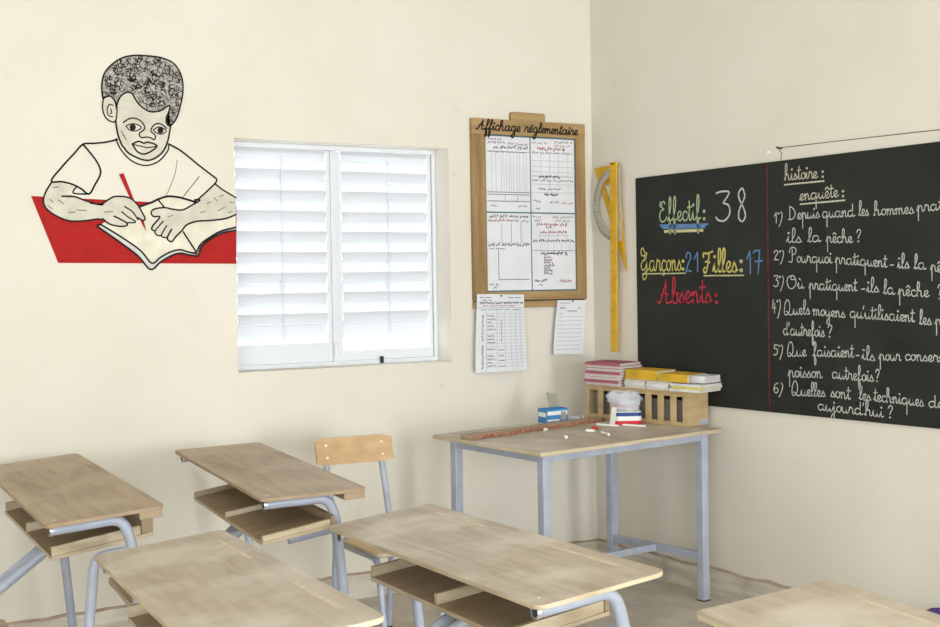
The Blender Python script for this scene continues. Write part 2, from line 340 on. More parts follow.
# ------------------------------------------------------------------ single-stroke school handwriting
def dot(x, y, r=.09): return [(x-r, y), (x, y+r), (x+r, y), (x, y-r), (x-r, y)]
BOWL = [(.75, .78), (.5, 1), (.2, .85), (.1, .45), (.25, .05), (.5, .06), (.74, .5), (.77, .95)]
TAIL = [(.77, .95), (.75, .3), (.85, .02), (1.05, .2)]
GL = {
 'a': (1.03, [BOWL, TAIL]),
 'b': (.75, [[(0, .1), (.35, 1.2), (.4, 2.0), (.25, 2.3), (.15, 1.9), (.12, .6), (.2, .05), (.5, .05), (.6, .5), (.5, .9), (.75, .8)]]),
 'c': (.66, [[(.6, .8), (.45, 1), (.2, .85), (.1, .45), (.25, .03), (.5, .05), (.7, .25)]]),
 'd': (1.03, [BOWL, [(.77, 2.0), (.75, .3), (.85, .02), (1.05, .2)]]),
 'e': (.62, [[(0, .15), (.35, .45), (.5, .8), (.35, 1), (.15, .8), (.1, .4), (.25, .03), (.45, .05), (.66, .25)]]),
 'f': (.58, [[(0, .1), (.3, .9), (.45, 1.8), (.34, 2.35), (.2, 1.9), (.2, .5), (.2, -.9), (.3, -1.35), (.42, -.9), (.36, -.2), (.25, .05), (.6, .2)]]),
 'g': (1.0, [BOWL, [(.77, .95), (.77, -.7), (.6, -1.25), (.35, -1), (.5, -.5), (1.02, .2)]]),
 'h': (.93, [[(0, .1), (.35, 1.2), (.42, 2.0), (.28, 2.3), (.17, 1.9), (.15, 0)], [(.15, .45), (.35, .9), (.55, .9), (.62, .6), (.62, .2), (.75, .02), (.95, .2)]]),
 'i': (.46, [[(0, .15), (.2, .97)], [(.2, .97), (.2, .3), (.3, .02), (.48, .18)], dot(.22, 1.5)]),
 'j': (.5, [[(0, .15), (.25, .95)], [(.25, .95), (.25, -.7), (.1, -1.25), (-.12, -1.0), (.05, -.5), (.5, .18)], dot(.26, 1.5)]),
 'l': (.46, [[(0, .1), (.35, 1.2), (.42, 2.0), (.28, 2.3), (.17, 1.9), (.15, .4), (.25, .03), (.48, .18)]]),
 'm': (1.13, [[(0, .6), (.12, .97), (.17, .8), (.17, 0)], [(.17, .45), (.33, .93), (.48, .88), (.52, .6), (.52, 0)], [(.52, .45), (.68, .93), (.83, .88), (.87, .5), (.88, .25), (.98, .02), (1.15, .18)]]),
 'n': (.82, [[(0, .6), (.12, .97), (.17, .8), (.17, 0)], [(.17, .45), (.35, .95), (.5, .9), (.55, .5), (.56, .2), (.66, .02), (.84, .18)]]),
 'o': (.7, [[(.5, 1), (.2, .85), (.1, .45), (.28, .03), (.5, .1), (.65, .5), (.5, .98), (.58, .86), (.74, .85)]]),
 'p': (.9, [[(0, .2), (.2, 1.1)], [(.2, 1.1), (.2, -1.5)], [(.2, .5), (.4, .97), (.6, .85), (.66, .3), (.75, .03), (.92, .18)]]),
 'q': (1.03, [BOWL, [(.77, .95), (.76, -1.5)], [(.77, .02), (1.05, .35)]]),
 'r': (.72, [[(0, .15), (.18, 1.1), (.3, .92), (.5, .92), (.52, .3), (.62, .02), (.76, .18)]]),
 's': (.6, [[(0, .1), (.3, .97)], [(.3, .97), (.36, .75), (.5, .35), (.35, .02), (.12, .1)], [(.35, .02), (.62, .18)]]),
 't': (.5, [[(0, .15), (.23, .9)], [(.25, 1.85), (.23, .3), (.33, .02), (.52, .18)], [(.02, 1.3), (.52, 1.35)]]),
 'u': (.86, [[(0, .4), (.12, .97), (.12, .3), (.25, .03), (.45, .1), (.6, .6), (.62, .95)], [(.62, .95), (.6, .3), (.7, .02), (.88, .18)]]),
 'v': (.72, [[(0, .6), (.15, .95), (.2, .3), (.35, .02), (.55, .5), (.55, .95), (.75, .85)]]),
 'x': (.7, [[(.1, .95), (.6, 0)], [(.6, .95), (.1, 0)]]),
 'y': (.86, [[(0, .4), (.12, .97), (.12, .3), (.25, .03), (.45, .1), (.62, .6), (.64, .95)], [(.64, .95), (.64, -.7), (.5, -1.3), (.25, -1.05), (.4, -.5), (.88, .18)]]),
 'D': (1.5, [[(.3, 2.2), (.32, .1)], [(.05, .1), (.32, .05), (.7, .1), (1.1, .6), (1.15, 1.2), (.8, 1.9), (.3, 2.25)]]),
 'P': (1.2, [[(.55, 2.2), (.55, .5), (.4, .05), (.0, .15)], [(.1, 1.6), (.25, 2.3), (.75, 2.5), (1.15, 2.1), (1.0, 1.5), (.5, 1.2)]]),
 'O': (1.5, [[(.8, 2.2), (.25, 1.9), (.1, 1.1), (.35, .15), (.85, .05), (1.25, .7), (1.2, 1.7), (.8, 2.2), (.6, 1.6), (1.3, 1.5)]]),
 'Q': (1.4, [[(.5, .1), (.22, -.02), (.05, .4), (.1, 1.4), (.35, 2.25), (.65, 2.35), (.88, 1.7), (.86, .8), (.7, .25), (.5, .1)], [(.3, .55), (.5, .5), (.8, .08), (1.1, .02), (1.4, .2)]]),
 'E': (1.05, [[(.75, 1.75), (.6, 1.95), (.35, 1.85), (.3, 1.5), (.6, 1.25)], [(.6, 1.25), (.2, 1.1), (.08, .5), (.3, .02), (.7, .1), (.95, .5)], [(.2, 1.95), (.12, 1.6), (.3, 1.5)]]),
 'G': (1.2, [[(.6, 1.9), (.35, 2.4), (.1, 2.1), (.2, 1.6), (.6, 1.5), (.5, 1.0), (.2, .85)], [(.6, 1.6), (.9, 1.9), (.75, 1.2), (.35, 1.0), (.1, .5), (.3, .1), (.7, .3), (.9, .9)], [(.9, .9), (.85, -.4), (.5, -.8), (.3, -.4), (1.2, .2)]]),
 'F': (1.1, [[(.1, 1.5), (.1, 1.9), (.5, 1.85), (1.1, 2.05)], [(.75, 1.95), (.55, .8), (.4, .1), (.15, .0), (.1, .35), (.3, .5)], [(.3, 1.0), (.6, 1.1), (.75, .9)]]),
 'A': (1.35, [[(-.1, .15), (.2, .1), (.6, 1.2), (.85, 2.1)], [(.85, 2.1), (.8, 1.0), (.85, .1), (1.05, .05), (1.35, .2)], [(.3, .75), (.6, .9), (1.05, .75)]]),
 '1': (.7, [[(.1, 1.2), (.45, 1.9)], [(.45, 1.9), (.45, 0)]]),
 '2': (.95, [[(.1, 1.4), (.3, 1.85), (.65, 1.8), (.75, 1.4), (.45, .9), (.2, .3), (.1, .02)], [(.1, .02), (.4, .15), (.8, .05)]]),
 '3': (.95, [[(.1, 1.8), (.4, 1.9), (.8, 1.8), (.45, 1.15)], [(.45, 1.15), (.75, 1.0), (.8, .5), (.55, .05), (.2, .05), (.05, .25)]]),
 '4': (.95, [[(.3, 1.9), (.1, .7)], [(.1, .7), (.8, .75)], [(.55, 1.4), (.5, 0)]]),
 '5': (.95, [[(.8, 1.85), (.25, 1.85)], [(.25, 1.85), (.2, 1.15), (.5, 1.2), (.75, .9), (.7, .35), (.4, .02), (.1, .12)]]),
 '6': (.95, [[(.7, 1.8), (.35, 1.6), (.12, .9), (.15, .3), (.4, .02), (.7, .25), (.7, .75), (.45, .95), (.18, .7)]]),
 '7': (.95, [[(.1, 1.75), (.3, 1.9), (.7, 1.9)], [(.7, 1.9), (.55, 0)], [(.3, 1.0), (.95, 1.05)]]),
 '8': (1.0, [[(.7, 1.6), (.5, 1.95), (.2, 1.7), (.25, 1.3), (.6, .8), (.75, .35), (.5, .02), (.2, .2), (.25, .7), (.65, 1.3), (.7, 1.6)]]),
 '°': (.3, [[(.05, 1.7), (.2, 1.8), (.25, 1.65), (.1, 1.58), (.05, 1.7)]]),
 ')': (.6, [[(.25, 1.9), (.45, 1.5), (.4, .8), (.1, -.3), (-.1, -.7)]]),
 '?': (.75, [[(.05, 1.6), (.2, 2.0), (.5, 2.0), (.6, 1.6), (.4, 1.1), (.25, .6)], dot(.25, .1)]),
 ':': (.4, [dot(.2, .15, .12), dot(.2, .95, .12)]),
 "'": (.25, [[(.15, 2.0), (.05, 1.5)]]),
 '-': (.6, [[(.1, .35), (.55, .4)]]),
 '_': (1.0, [[(0, 0), (.33, .01), (.66, -.01), (1, 0)]]),
 ' ': (.6, []),
}
ACC = {'é': ('e', [[(.3, 1.3), (.5, 1.65)]]), 'ê': ('e', [[(.1, 1.3), (.32, 1.65), (.55, 1.3)]]), 'ù': ('u', [[(.2, 1.65), (.42, 1.35)]]), 'ç': ('c', [[(.35, 0), (.42, -.3), (.25, -.4)]])}
for k, (b, st_) in ACC.items(): GL[k] = (GL[b][0], GL[b][1]+st_)
def write(mb, txt, s0, z0, s1, z1, xh, w, m, fn, asc=1.0, slant=0.0, wob=.012, seed=0):
    """text from (s0, z0) to (s1, z1) on a wall; xh = x-height in metres"""
    rnd = random.Random(seed or hash(len(txt))+int(s0*1000)); tot = sum(GL[c][0] for c in txt) or 1
    L = math.hypot(s1-s0, z1-z0); ex = L/tot; dx, dz = (s1-s0)/L, (z1-z0)/L; x = 0
    for c in txt:
        adv, strokes = GL[c]
        for stn in strokes:
            pts = []
            for (a, b) in stn:
                bb = b if b <= 1 else 1+(b-1)*asc
                if txt != '_': a += rnd.uniform(-wob, wob); bb += rnd.uniform(-wob, wob)*1.5
                u = (x+a+slant*bb*xh/ex)*ex; v = bb*xh
                pts.append((s0+u*dx, z0+u*dz+v))
            ribbon(mb, smooth_path(pts, 4), w, fn, m)
        x += adv

# ------------------------------------------------------------------ blackboard on the right wall
def make_blackboard():
    y1, y2, zb, zt = -.362, -3.75, .8610, 1.9420
    root = empty('blackboard', (0, y1, zb), 0, 'long blackboard on the right wall covered in chalk handwriting in French', 'blackboard')
    mb = MB(); mb.box(-.012, -.0015, y2-y1, 0, 0, zt-zb, 'board'); panel = mb.build('board_panel', root, .004)
    d = MB(); yl = -1.263-y1; d.box(-.0135, -.0125, yl-.004, yl+.004, .004, zt-zb-.004, 'redline'); tag(d.build('divider_line', root), 'dull red painted line dividing the board')
    X = -.0135
    fn = lambda s, z: (X, -s-y1, z-zb)
    shown = {'paleyellow': 'pale yellow', 'green': 'pale green', 'cream': 'cream'}
    for i, (txt, s0, z0, s1, z1, xh, colr, wd, asc) in enumerate(WORDS):
        mb = MB(); write(mb, txt, s0, z0, s1, z1, xh, wd*.82, 'chalk_'+colr, fn, asc, seed=i+1)
        if txt == '_':
            tag(mb.build('chalk_underline', root), '%s chalk underline' % shown.get(colr, colr))
        elif txt in (':', '-', '?'):
            mb.build('chalk_punctuation', root)
        else:
            tag(mb.build('chalk_word', root), '%s chalk writing reading %s' % (shown.get(colr, colr), txt.strip('-')))
    return root
WORDS = [
 ('histoire',1.367,1.856,1.555,1.852,0.0267,'cream',0.006,1.25),
 (':',1.577,1.851,1.59,1.851,0.0259,'cream',0.006,1.0),
 ('_',1.367,1.837,1.59,1.837,0.0255,'cream',0.008,1.0),
 ('enquête',1.453,1.765,1.666,1.767,0.0264,'cream',0.006,1.05),
 (':',1.685,1.764,1.698,1.764,0.0255,'cream',0.006,1.0),
 ('_',1.456,1.749,1.7,1.751,0.0251,'cream',0.008,1.0),
 ('1°)',1.301,1.678,1.356,1.678,0.0236,'white',0.0055,1.0),
 ('Depuis',1.385,1.687,1.564,1.687,0.0254,'white',0.0055,1.0),
 ('quand',1.577,1.686,1.751,1.683,0.0247,'white',0.0055,1.0),
 ('les',1.773,1.685,1.824,1.682,0.0251,'white',0.0055,1.1),
 ('hommes',1.849,1.681,2.045,1.679,0.0237,'white',0.0055,1.1),
 ('pratiquent-',2.059,1.684,2.364,1.688,0.0229,'white',0.0055,1.0),
 ('ils',1.375,1.591,1.462,1.588,0.0268,'white',0.0055,1.0),
 ('la',1.497,1.589,1.57,1.588,0.0263,'white',0.0055,1.0),
 ('pêche',1.598,1.583,1.739,1.578,0.0246,'white',0.0055,1.0),
 ('?',1.76,1.58,1.787,1.579,0.024,'white',0.0055,1.0),
 ('2°)',1.298,1.518,1.362,1.516,0.0224,'white',0.0055,1.0),
 ('Pourquoi',1.387,1.507,1.63,1.498,0.0255,'white',0.0055,1.0),
 ('pratiquent',1.646,1.496,1.913,1.475,0.0245,'white',0.0055,1.0),
 ('-',1.925,1.475,1.947,1.475,0.0234,'white',0.0055,1.0),
 ('ils',1.964,1.471,2.021,1.469,0.0252,'white',0.0055,1.0),
 ('la',2.043,1.467,2.099,1.463,0.0249,'white',0.0055,1.0),
 ('pêche',2.12,1.458,2.245,1.44,0.0238,'white',0.0055,1.0),
 ('?',2.262,1.44,2.284,1.438,0.0221,'white',0.0055,1.0),
 ('3°)',1.295,1.405,1.36,1.402,0.025,'white',0.0055,1.0),
 ('Où',1.372,1.395,1.473,1.396,0.0255,'white',0.0055,1.0),
 ('pratiquent',1.5,1.391,1.76,1.383,0.0251,'white',0.0055,1.0),
 ('-',1.78,1.383,1.802,1.382,0.024,'white',0.0055,1.0),
 ('ils',1.809,1.378,1.871,1.377,0.0259,'white',0.0055,1.0),
 ('la',1.894,1.372,1.95,1.368,0.0255,'white',0.0055,1.0),
 ('pêche',1.966,1.365,2.112,1.359,0.0244,'white',0.0055,1.0),
 ('?',2.153,1.351,2.171,1.35,0.0263,'white',0.0055,1.0),
 ('4°)',1.284,1.291,1.339,1.291,0.0302,'white',0.0055,1.0),
 ('Quels',1.356,1.283,1.504,1.287,0.0269,'white',0.0055,1.0),
 ('moyens',1.52,1.285,1.696,1.275,0.025,'white',0.0055,1.0),
 ("qu'utilisaient",1.72,1.276,2.043,1.263,0.0255,'white',0.0055,1.0),
 ('les',2.066,1.255,2.122,1.253,0.0248,'white',0.0055,1.0),
 ('pêcheurs',2.138,1.252,2.36,1.235,0.0238,'white',0.0055,1.0),
 ("d'autrefois",1.348,1.198,1.585,1.195,0.027,'white',0.0055,1.0),
 ('?',1.602,1.194,1.63,1.194,0.0247,'white',0.0055,1.0),
 ('5°)',1.289,1.11,1.35,1.109,0.0238,'white',0.0055,1.0),
 ('Que',1.372,1.107,1.481,1.111,0.0256,'white',0.0055,1.0),
 ('faisaient',1.52,1.112,1.739,1.116,0.0263,'white',0.0055,1.0),
 ('-',1.748,1.116,1.77,1.115,0.0242,'white',0.0055,1.0),
 ('ils',1.781,1.11,1.848,1.105,0.0253,'white',0.0055,1.0),
 ('pour',1.868,1.11,1.976,1.112,0.0237,'white',0.0055,1.0),
 ('conserver',1.995,1.115,2.237,1.114,0.0232,'white',0.0055,1.0),
 ('le',2.254,1.113,2.302,1.111,0.0222,'white',0.0055,1.0),
 ('poisson',1.376,1.019,1.568,1.024,0.0269,'white',0.0055,1.0),
 ('autrefois',1.622,1.026,1.841,1.023,0.0259,'white',0.0055,1.0),
 ('?',1.85,1.024,1.873,1.024,0.0238,'white',0.0055,1.0),
 ('6)',1.286,0.946,1.348,0.947,0.0238,'white',0.0055,1.0),
 ('Quelles',1.395,0.942,1.584,0.947,0.0256,'white',0.0055,1.0),
 ('sont',1.613,0.949,1.72,0.945,0.026,'white',0.0055,1.0),
 ('les',1.765,0.948,1.825,0.946,0.0241,'white',0.0055,1.0),
 ('techniques',1.84,0.947,2.083,0.941,0.0251,'white',0.0055,1.0),
 ('de',2.103,0.941,2.173,0.94,0.0229,'white',0.0055,1.0),
 ("aujourd'hui",1.541,0.89,1.888,0.885,0.025,'white',0.0055,1.0),
 ('?',1.911,0.885,1.937,0.885,0.0236,'white',0.0055,1.0),
 ('Effectif',0.542,1.72,0.834,1.715,0.0443,'green',0.009,1.2),
 (':',0.851,1.712,0.867,1.712,0.0434,'paleyellow',0.008,1.0),
 ('_',0.547,1.703,0.885,1.693,0.0286,'blue',0.01,1.0),
 ('_',0.558,1.695,0.87,1.687,0.0286,'blue',0.008,1.0),
 ('_',0.57,1.688,0.862,1.68,0.0285,'blue',0.01,1.0),
 ('_',0.581,1.672,0.848,1.667,0.0285,'paleyellow',0.016,1.0),
 ('3',0.932,1.704,1.046,1.7,0.0701,'white',0.01,1.0),
 ('8',1.072,1.695,1.148,1.693,0.0754,'white',0.01,1.0),
 ('Garçons',0.397,1.487,0.698,1.484,0.0511,'yellow',0.008,0.85),
 (':',0.698,1.484,0.721,1.484,0.0468,'yellow',0.008,1.0),
 ('_',0.409,1.473,0.725,1.472,0.0292,'paleyellow',0.007,1.0),
 ('2',0.725,1.477,0.774,1.476,0.0476,'blue',0.009,1.0),
 ('1',0.781,1.479,0.827,1.479,0.0472,'blue',0.009,1.0),
 ('Filles',0.846,1.472,1.073,1.472,0.0482,'yellow',0.01,0.95),
 (':',1.083,1.472,1.111,1.471,0.0488,'paleyellow',0.008,1.0),
 ('_',0.852,1.458,1.113,1.456,0.0275,'paleyellow',0.007,1.0),
 ('1',1.127,1.463,1.171,1.462,0.0529,'blue',0.009,1.0),
 ('7',1.167,1.462,1.23,1.462,0.0526,'blue',0.009,1.0),
 ('Absents',0.526,1.33,0.902,1.334,0.0552,'red',0.01,0.95),
 (':',0.923,1.33,0.946,1.33,0.0409,'red',0.01,1.0)]
make_blackboard()
mb = MB()
cyl = [(-.004, -1.342, 1.994), (-.03, -1.342, 1.996)]
root = empty('string', (0, -1.342, 1.994), 0, 'thin dark string stretched from a nail above the blackboard', 'string')
mb.tube([(-.002, 0, 0), (-.03, .004, .004)], .004, 'dark', 8); mb.build('nail', root)
mb = MB(); mb.tube([(-.022, 0, .002), (-.018, -.5, -.004), (-.016, -1.0, -.012), (-.014, -1.6, -.01)], .0016, 'string', 6); mb.tube([(-.024, 0, 0), (-.016, -.012, -.02), (-.014, -.006, -.05)], .0016, 'string', 6); mb.build('string_line', root)
mb = MB(); mb.tube([(0, 0, 0), (-.012, 0, 0)], .009, 'grey_metal', 10); o = mb.build('nail'); o.location = (0, -1.262, 1.985); tag(o, 'grey nail head in the wall above the red board line', 'nail')

# ------------------------------------------------------------------ painted mural of a boy writing
MURAL = [
 ('p','table','red',1,0,[(-2.817,1.8194),(-2.5792,1.8121),(-2.3265,1.8046),(-1.9407,1.7944),(-1.9461,1.5423),(-2.7151,1.5498)]),
 ('p','book','page',2,0,[(-2.5381,1.7061),(-2.4711,1.7505),(-2.3699,1.7849),(-2.3205,1.8028),(-2.2897,1.8174),(-2.2512,1.8293),(-2.205,1.8273),(-2.1663,1.8184),(-2.1274,1.8079),(-2.0602,1.8091),(-1.9434,1.819),(-1.9459,1.7005),(-2.0149,1.6847),(-2.0634,1.6593),(-2.1076,1.6289),(-2.1265,1.5958),(-2.1634,1.5936),(-2.2021,1.6033),(-2.2488,1.5899),(-2.2953,1.564),(-2.3261,1.5456),(-2.3703,1.5974),(-2.4584,1.6595)]),
 ('p','book','edge',3,0,[(-2.5491,1.6988),(-2.538,1.7075),(-2.4584,1.6595),(-2.374,1.6011),(-2.3261,1.5471),(-2.2875,1.5714),(-2.2448,1.5936),(-2.2021,1.6033),(-2.1634,1.5936),(-2.1283,1.586),(-2.1245,1.5762),(-2.1636,1.5815),(-2.2024,1.5884),(-2.2413,1.5772),(-2.2879,1.5514),(-2.332,1.5206),(-2.3857,1.579),(-2.4735,1.6448)]),
 ('p','book','edge',3,0,[(-2.1265,1.5958),(-2.1076,1.6289),(-2.0634,1.6593),(-2.0149,1.6847),(-1.9459,1.702),(-1.9462,1.6875),(-2.0071,1.6756),(-2.0636,1.6487),(-2.1023,1.6184),(-2.119,1.5762)]),
 ('p','pencil','red',4,0,[(-2.4578,1.9168),(-2.4377,1.9225),(-2.3991,1.8211),(-2.3776,1.7775),(-2.3562,1.7263),(-2.3459,1.6785),(-2.3676,1.7188),(-2.414,1.8208)]),
 ('p','arm','skin',5,0,[(-2.732,1.8802),(-2.7573,1.8392),(-2.7686,1.8036),(-2.7589,1.7719),(-2.7245,1.7441),(-2.6756,1.7233),(-2.633,1.7202),(-2.5898,1.7243),(-2.5535,1.7298),(-2.5303,1.7286),(-2.5302,1.7315),(-2.5014,1.7101),(-2.4612,1.701),(-2.4315,1.7035),(-2.4237,1.7167),(-2.3976,1.717),(-2.3809,1.7297),(-2.3725,1.7357),(-2.3599,1.7263),(-2.3507,1.7359),(-2.3666,1.7666),(-2.3847,1.7957),(-2.4177,1.8207),(-2.4732,1.8247),(-2.5028,1.8117),(-2.5361,1.793),(-2.5795,1.7958),(-2.5952,1.8034),(-2.645,1.8203),(-2.6519,1.8309),(-2.6333,1.8621),(-2.6792,1.8767)]),
 ('p','arm','skin',5,0,[(-2.0385,1.8891),(-1.9431,1.8305),(-1.9447,1.7578),(-1.9977,1.7381),(-2.0619,1.7297),(-2.1253,1.7252),(-2.1687,1.7097),(-2.1926,1.6833),(-2.2203,1.657),(-2.24,1.6383),(-2.2529,1.6457),(-2.2703,1.6568),(-2.2984,1.664),(-2.3079,1.6825),(-2.3229,1.6898),(-2.315,1.7083),(-2.286,1.7419),(-2.3142,1.7438),(-2.3236,1.7614),(-2.3059,1.7764),(-2.2638,1.7816),(-2.2331,1.7761),(-2.1868,1.7731),(-2.1473,1.7925),(-2.1075,1.8173)]),
 ('p','face','skin',5,0,[(-2.4662,2.14),(-2.4631,2.1111),(-2.4565,2.0751),(-2.4426,2.0393),(-2.4353,2.0305),(-2.4116,2.0044),(-2.3549,1.9809),(-2.3137,1.984),(-2.2715,2.0129),(-2.2453,2.0625),(-2.2303,2.1361),(-2.233,2.1333),(-2.2351,2.2149),(-2.2739,2.1905),(-2.3196,2.1843),(-2.3569,2.2043),(-2.3788,2.2287),(-2.3932,2.2534),(-2.4154,2.2593),(-2.4417,2.2432),(-2.4572,2.2132),(-2.4613,2.1911)]),
 ('p','face','skin',5,0,[(-2.5154,2.2315),(-2.486,2.239),(-2.4681,2.2198),(-2.4599,2.1912),(-2.4662,2.1386),(-2.4883,2.1353),(-2.5099,2.1523),(-2.52,2.1879)]),
 ('p','hair','hair',5,0,[(-2.4613,2.1911),(-2.4681,2.2198),(-2.486,2.239),(-2.5081,2.2334),(-2.5176,2.2299),(-2.5208,2.2817),(-2.5096,2.3294),(-2.4795,2.3677),(-2.4346,2.4),(-2.3822,2.4149),(-2.3221,2.4173),(-2.2614,2.413),(-2.2081,2.3911),(-2.1783,2.3411),(-2.1734,2.2818),(-2.1848,2.2215),(-2.2054,2.1608),(-2.2331,2.1296),(-2.2483,2.14),(-2.2477,2.166),(-2.2372,2.1888),(-2.2351,2.2149),(-2.2739,2.1905),(-2.3196,2.1843),(-2.3569,2.2043),(-2.3788,2.2287),(-2.3932,2.2534),(-2.4154,2.2593),(-2.4417,2.2432),(-2.4572,2.2132)]),
 ('s','hair','ink',6,0.0072,[(-2.4613,2.1911),(-2.4681,2.2198),(-2.486,2.239),(-2.5081,2.2334),(-2.5176,2.2299),(-2.5208,2.2817),(-2.5096,2.3294),(-2.4795,2.3677),(-2.4346,2.4),(-2.3822,2.4149),(-2.3221,2.4173),(-2.2614,2.413),(-2.2081,2.3911),(-2.1783,2.3411),(-2.1734,2.2818),(-2.1848,2.2215),(-2.2054,2.1608),(-2.2331,2.1296),(-2.2483,2.14),(-2.2477,2.166),(-2.2372,2.1888),(-2.2351,2.2149),(-2.2739,2.1905),(-2.3196,2.1843),(-2.3569,2.2043),(-2.3788,2.2287),(-2.3932,2.2534),(-2.4154,2.2593),(-2.4417,2.2432),(-2.4572,2.2132),(-2.4613,2.1911)]),
 ('s','face','ink',6,0.006,[(-2.5154,2.2315),(-2.486,2.239),(-2.4681,2.2198),(-2.4599,2.1912),(-2.4662,2.1386),(-2.4883,2.1353),(-2.5099,2.1523),(-2.52,2.1879),(-2.5154,2.2315)]),
 ('s','face','ink',6,0.005,[(-2.4758,2.2012),(-2.4919,2.2039),(-2.5012,2.1817),(-2.4958,2.1588),(-2.4783,2.1539)]),
 ('s','face','ink',6,0.005,[(-2.4864,2.1861),(-2.4823,2.1718),(-2.4883,2.1664)]),
 ('s','face','ink',6,0.0075,[(-2.4662,2.14),(-2.4631,2.1111),(-2.4565,2.0751),(-2.4426,2.0393),(-2.4353,2.0305),(-2.4116,2.0044),(-2.3549,1.9809),(-2.3137,1.984),(-2.2715,2.0129),(-2.2453,2.0625),(-2.2303,2.1361)]),
 ('s','shirt','ink',6,0.006,[(-2.4668,2.0642),(-2.4484,2.0221),(-2.4041,1.976),(-2.3472,1.9571),(-2.289,1.9752),(-2.2462,2.022),(-2.2406,2.0514)]),
 ('s','face','ink',6,0.006,[(-2.4346,2.1329),(-2.4029,2.152),(-2.3694,2.1486),(-2.3473,2.1277),(-2.3455,2.1094),(-2.3669,2.0901),(-2.3598,2.0735),(-2.3371,2.0767),(-2.3183,2.0739),(-2.3033,2.0672),(-2.2991,2.0858),(-2.3176,2.1034),(-2.3019,2.13),(-2.2751,2.135),(-2.2487,2.1177)]),
 ('s','face','ink',6,0.005,[(-2.4238,2.1189),(-2.3997,2.1288),(-2.3736,2.1264),(-2.3589,2.1147),(-2.3817,2.1004),(-2.4078,2.1028),(-2.4238,2.1189)]),
 ('s','face','ink',6,0.005,[(-2.3077,2.1076),(-2.2831,2.1213),(-2.2565,2.1137),(-2.2514,2.1028),(-2.2723,2.0922),(-2.295,2.0971),(-2.3077,2.1076)]),
 ('p','face','ink',6,0,[(-2.3806,2.1151),(-2.385,2.1051),(-2.3951,2.1005),(-2.4051,2.1041),(-2.409,2.1137),(-2.4046,2.1238),(-2.3945,2.1283),(-2.3846,2.1247)]),
 ('p','face','ink',6,0,[(-2.262,2.1082),(-2.2662,2.0986),(-2.276,2.0943),(-2.2857,2.0977),(-2.2895,2.1069),(-2.2852,2.1165),(-2.2754,2.1209),(-2.2658,2.1175)]),
 ('s','face','ink',6,0.0075,[(-2.3979,2.0448),(-2.3714,2.0569),(-2.349,2.0505),(-2.3301,2.055),(-2.2924,2.0418),(-2.3234,2.0147),(-2.3538,2.0047),(-2.3798,2.0162),(-2.3979,2.0448)]),
 ('s','face','ink',6,0.005,[(-2.3942,2.0427),(-2.3606,2.0368),(-2.3305,2.0329),(-2.294,2.0402)]),
 ('s','face','grey',6,0.006,[(-2.4379,2.0832),(-2.4235,2.062)]),
 ('s','face','grey',6,0.005,[(-2.445,2.0974),(-2.4306,2.0762)]),
 ('s','shirt','ink',6,0.0075,[(-2.462,2.0607),(-2.51,2.0477),(-2.5611,2.0405),(-2.6044,2.0351),(-2.641,1.9957),(-2.6847,1.9478),(-2.7354,1.8823),(-2.6933,1.8799),(-2.651,1.8703),(-2.6157,1.8532),(-2.5838,1.8324),(-2.5576,1.8727),(-2.5348,1.9166),(-2.5413,1.9526),(-2.5693,1.9948),(-2.6044,2.0351)]),
 ('s','shirt','ink',6,0.0065,[(-2.5838,1.8324),(-2.6482,1.8346),(-2.6319,1.8636)]),
 ('s','shirt','ink',6,0.0075,[(-2.2406,2.0514),(-2.1872,2.0243),(-2.1032,1.9619),(-2.0316,1.9114)]),
 ('s','shirt','ink',6,0.007,[(-2.0301,1.9067),(-2.0385,1.8891),(-2.1073,1.8271),(-2.1352,1.8077)]),
 ('s','shirt','grey',6,0.005,[(-2.1093,1.9173),(-2.1375,1.8828),(-2.1816,1.8308)]),
 ('s','shirt','grey',6,0.003,[(-2.2054,1.9854),(-2.2143,1.9329),(-2.2307,1.8878),(-2.2549,1.8352)]),
 ('s','arm','ink',6,0.007,[(-2.732,1.8802),(-2.7573,1.8392),(-2.7686,1.8036),(-2.7589,1.7719),(-2.7245,1.7441),(-2.6756,1.7233),(-2.633,1.7202),(-2.5898,1.7243),(-2.5535,1.7298),(-2.5303,1.7286),(-2.5302,1.7315),(-2.5014,1.7101),(-2.4612,1.701),(-2.4315,1.7035),(-2.429,1.7145),(-2.4568,1.731),(-2.4823,1.743)]),
 ('s','arm','ink',6,0.006,[(-2.4312,1.7159),(-2.3976,1.717),(-2.3938,1.7237),(-2.4232,1.7402),(-2.4487,1.7617)]),
 ('s','arm','ink',6,0.006,[(-2.3809,1.7297),(-2.4041,1.7624),(-2.4371,1.7838)]),
 ('s','arm','ink',6,0.007,[(-2.3807,1.737),(-2.3599,1.7263),(-2.3507,1.7359),(-2.3666,1.7666),(-2.3847,1.7957),(-2.4177,1.8207),(-2.4732,1.8247),(-2.5028,1.8117),(-2.5361,1.7915),(-2.5795,1.7958)]),
 ('s','arm','ink',6,0.007,[(-2.5267,1.7902),(-2.5449,1.7899),(-2.5952,1.8034),(-2.645,1.8203),(-2.6946,1.8207)]),
 ('s','arm','ink',6,0.007,[(-2.0385,1.8891),(-2.003,1.8634),(-1.9431,1.8305)]),
 ('s','arm','ink',6,0.0075,[(-1.9447,1.7578),(-1.9652,1.7484),(-1.9977,1.7381),(-2.0619,1.7297),(-2.1253,1.7252),(-2.1687,1.7097),(-2.1926,1.6833),(-2.2203,1.657),(-2.2361,1.6383),(-2.2514,1.6435),(-2.255,1.6568),(-2.2366,1.6905)]),
 ('s','arm','ink',6,0.006,[(-2.255,1.6568),(-2.2704,1.6553),(-2.2816,1.6656),(-2.2578,1.7051)]),
 ('s','arm','ink',6,0.006,[(-2.2816,1.6641),(-2.2984,1.664),(-2.3079,1.6825),(-2.2727,1.7236)]),
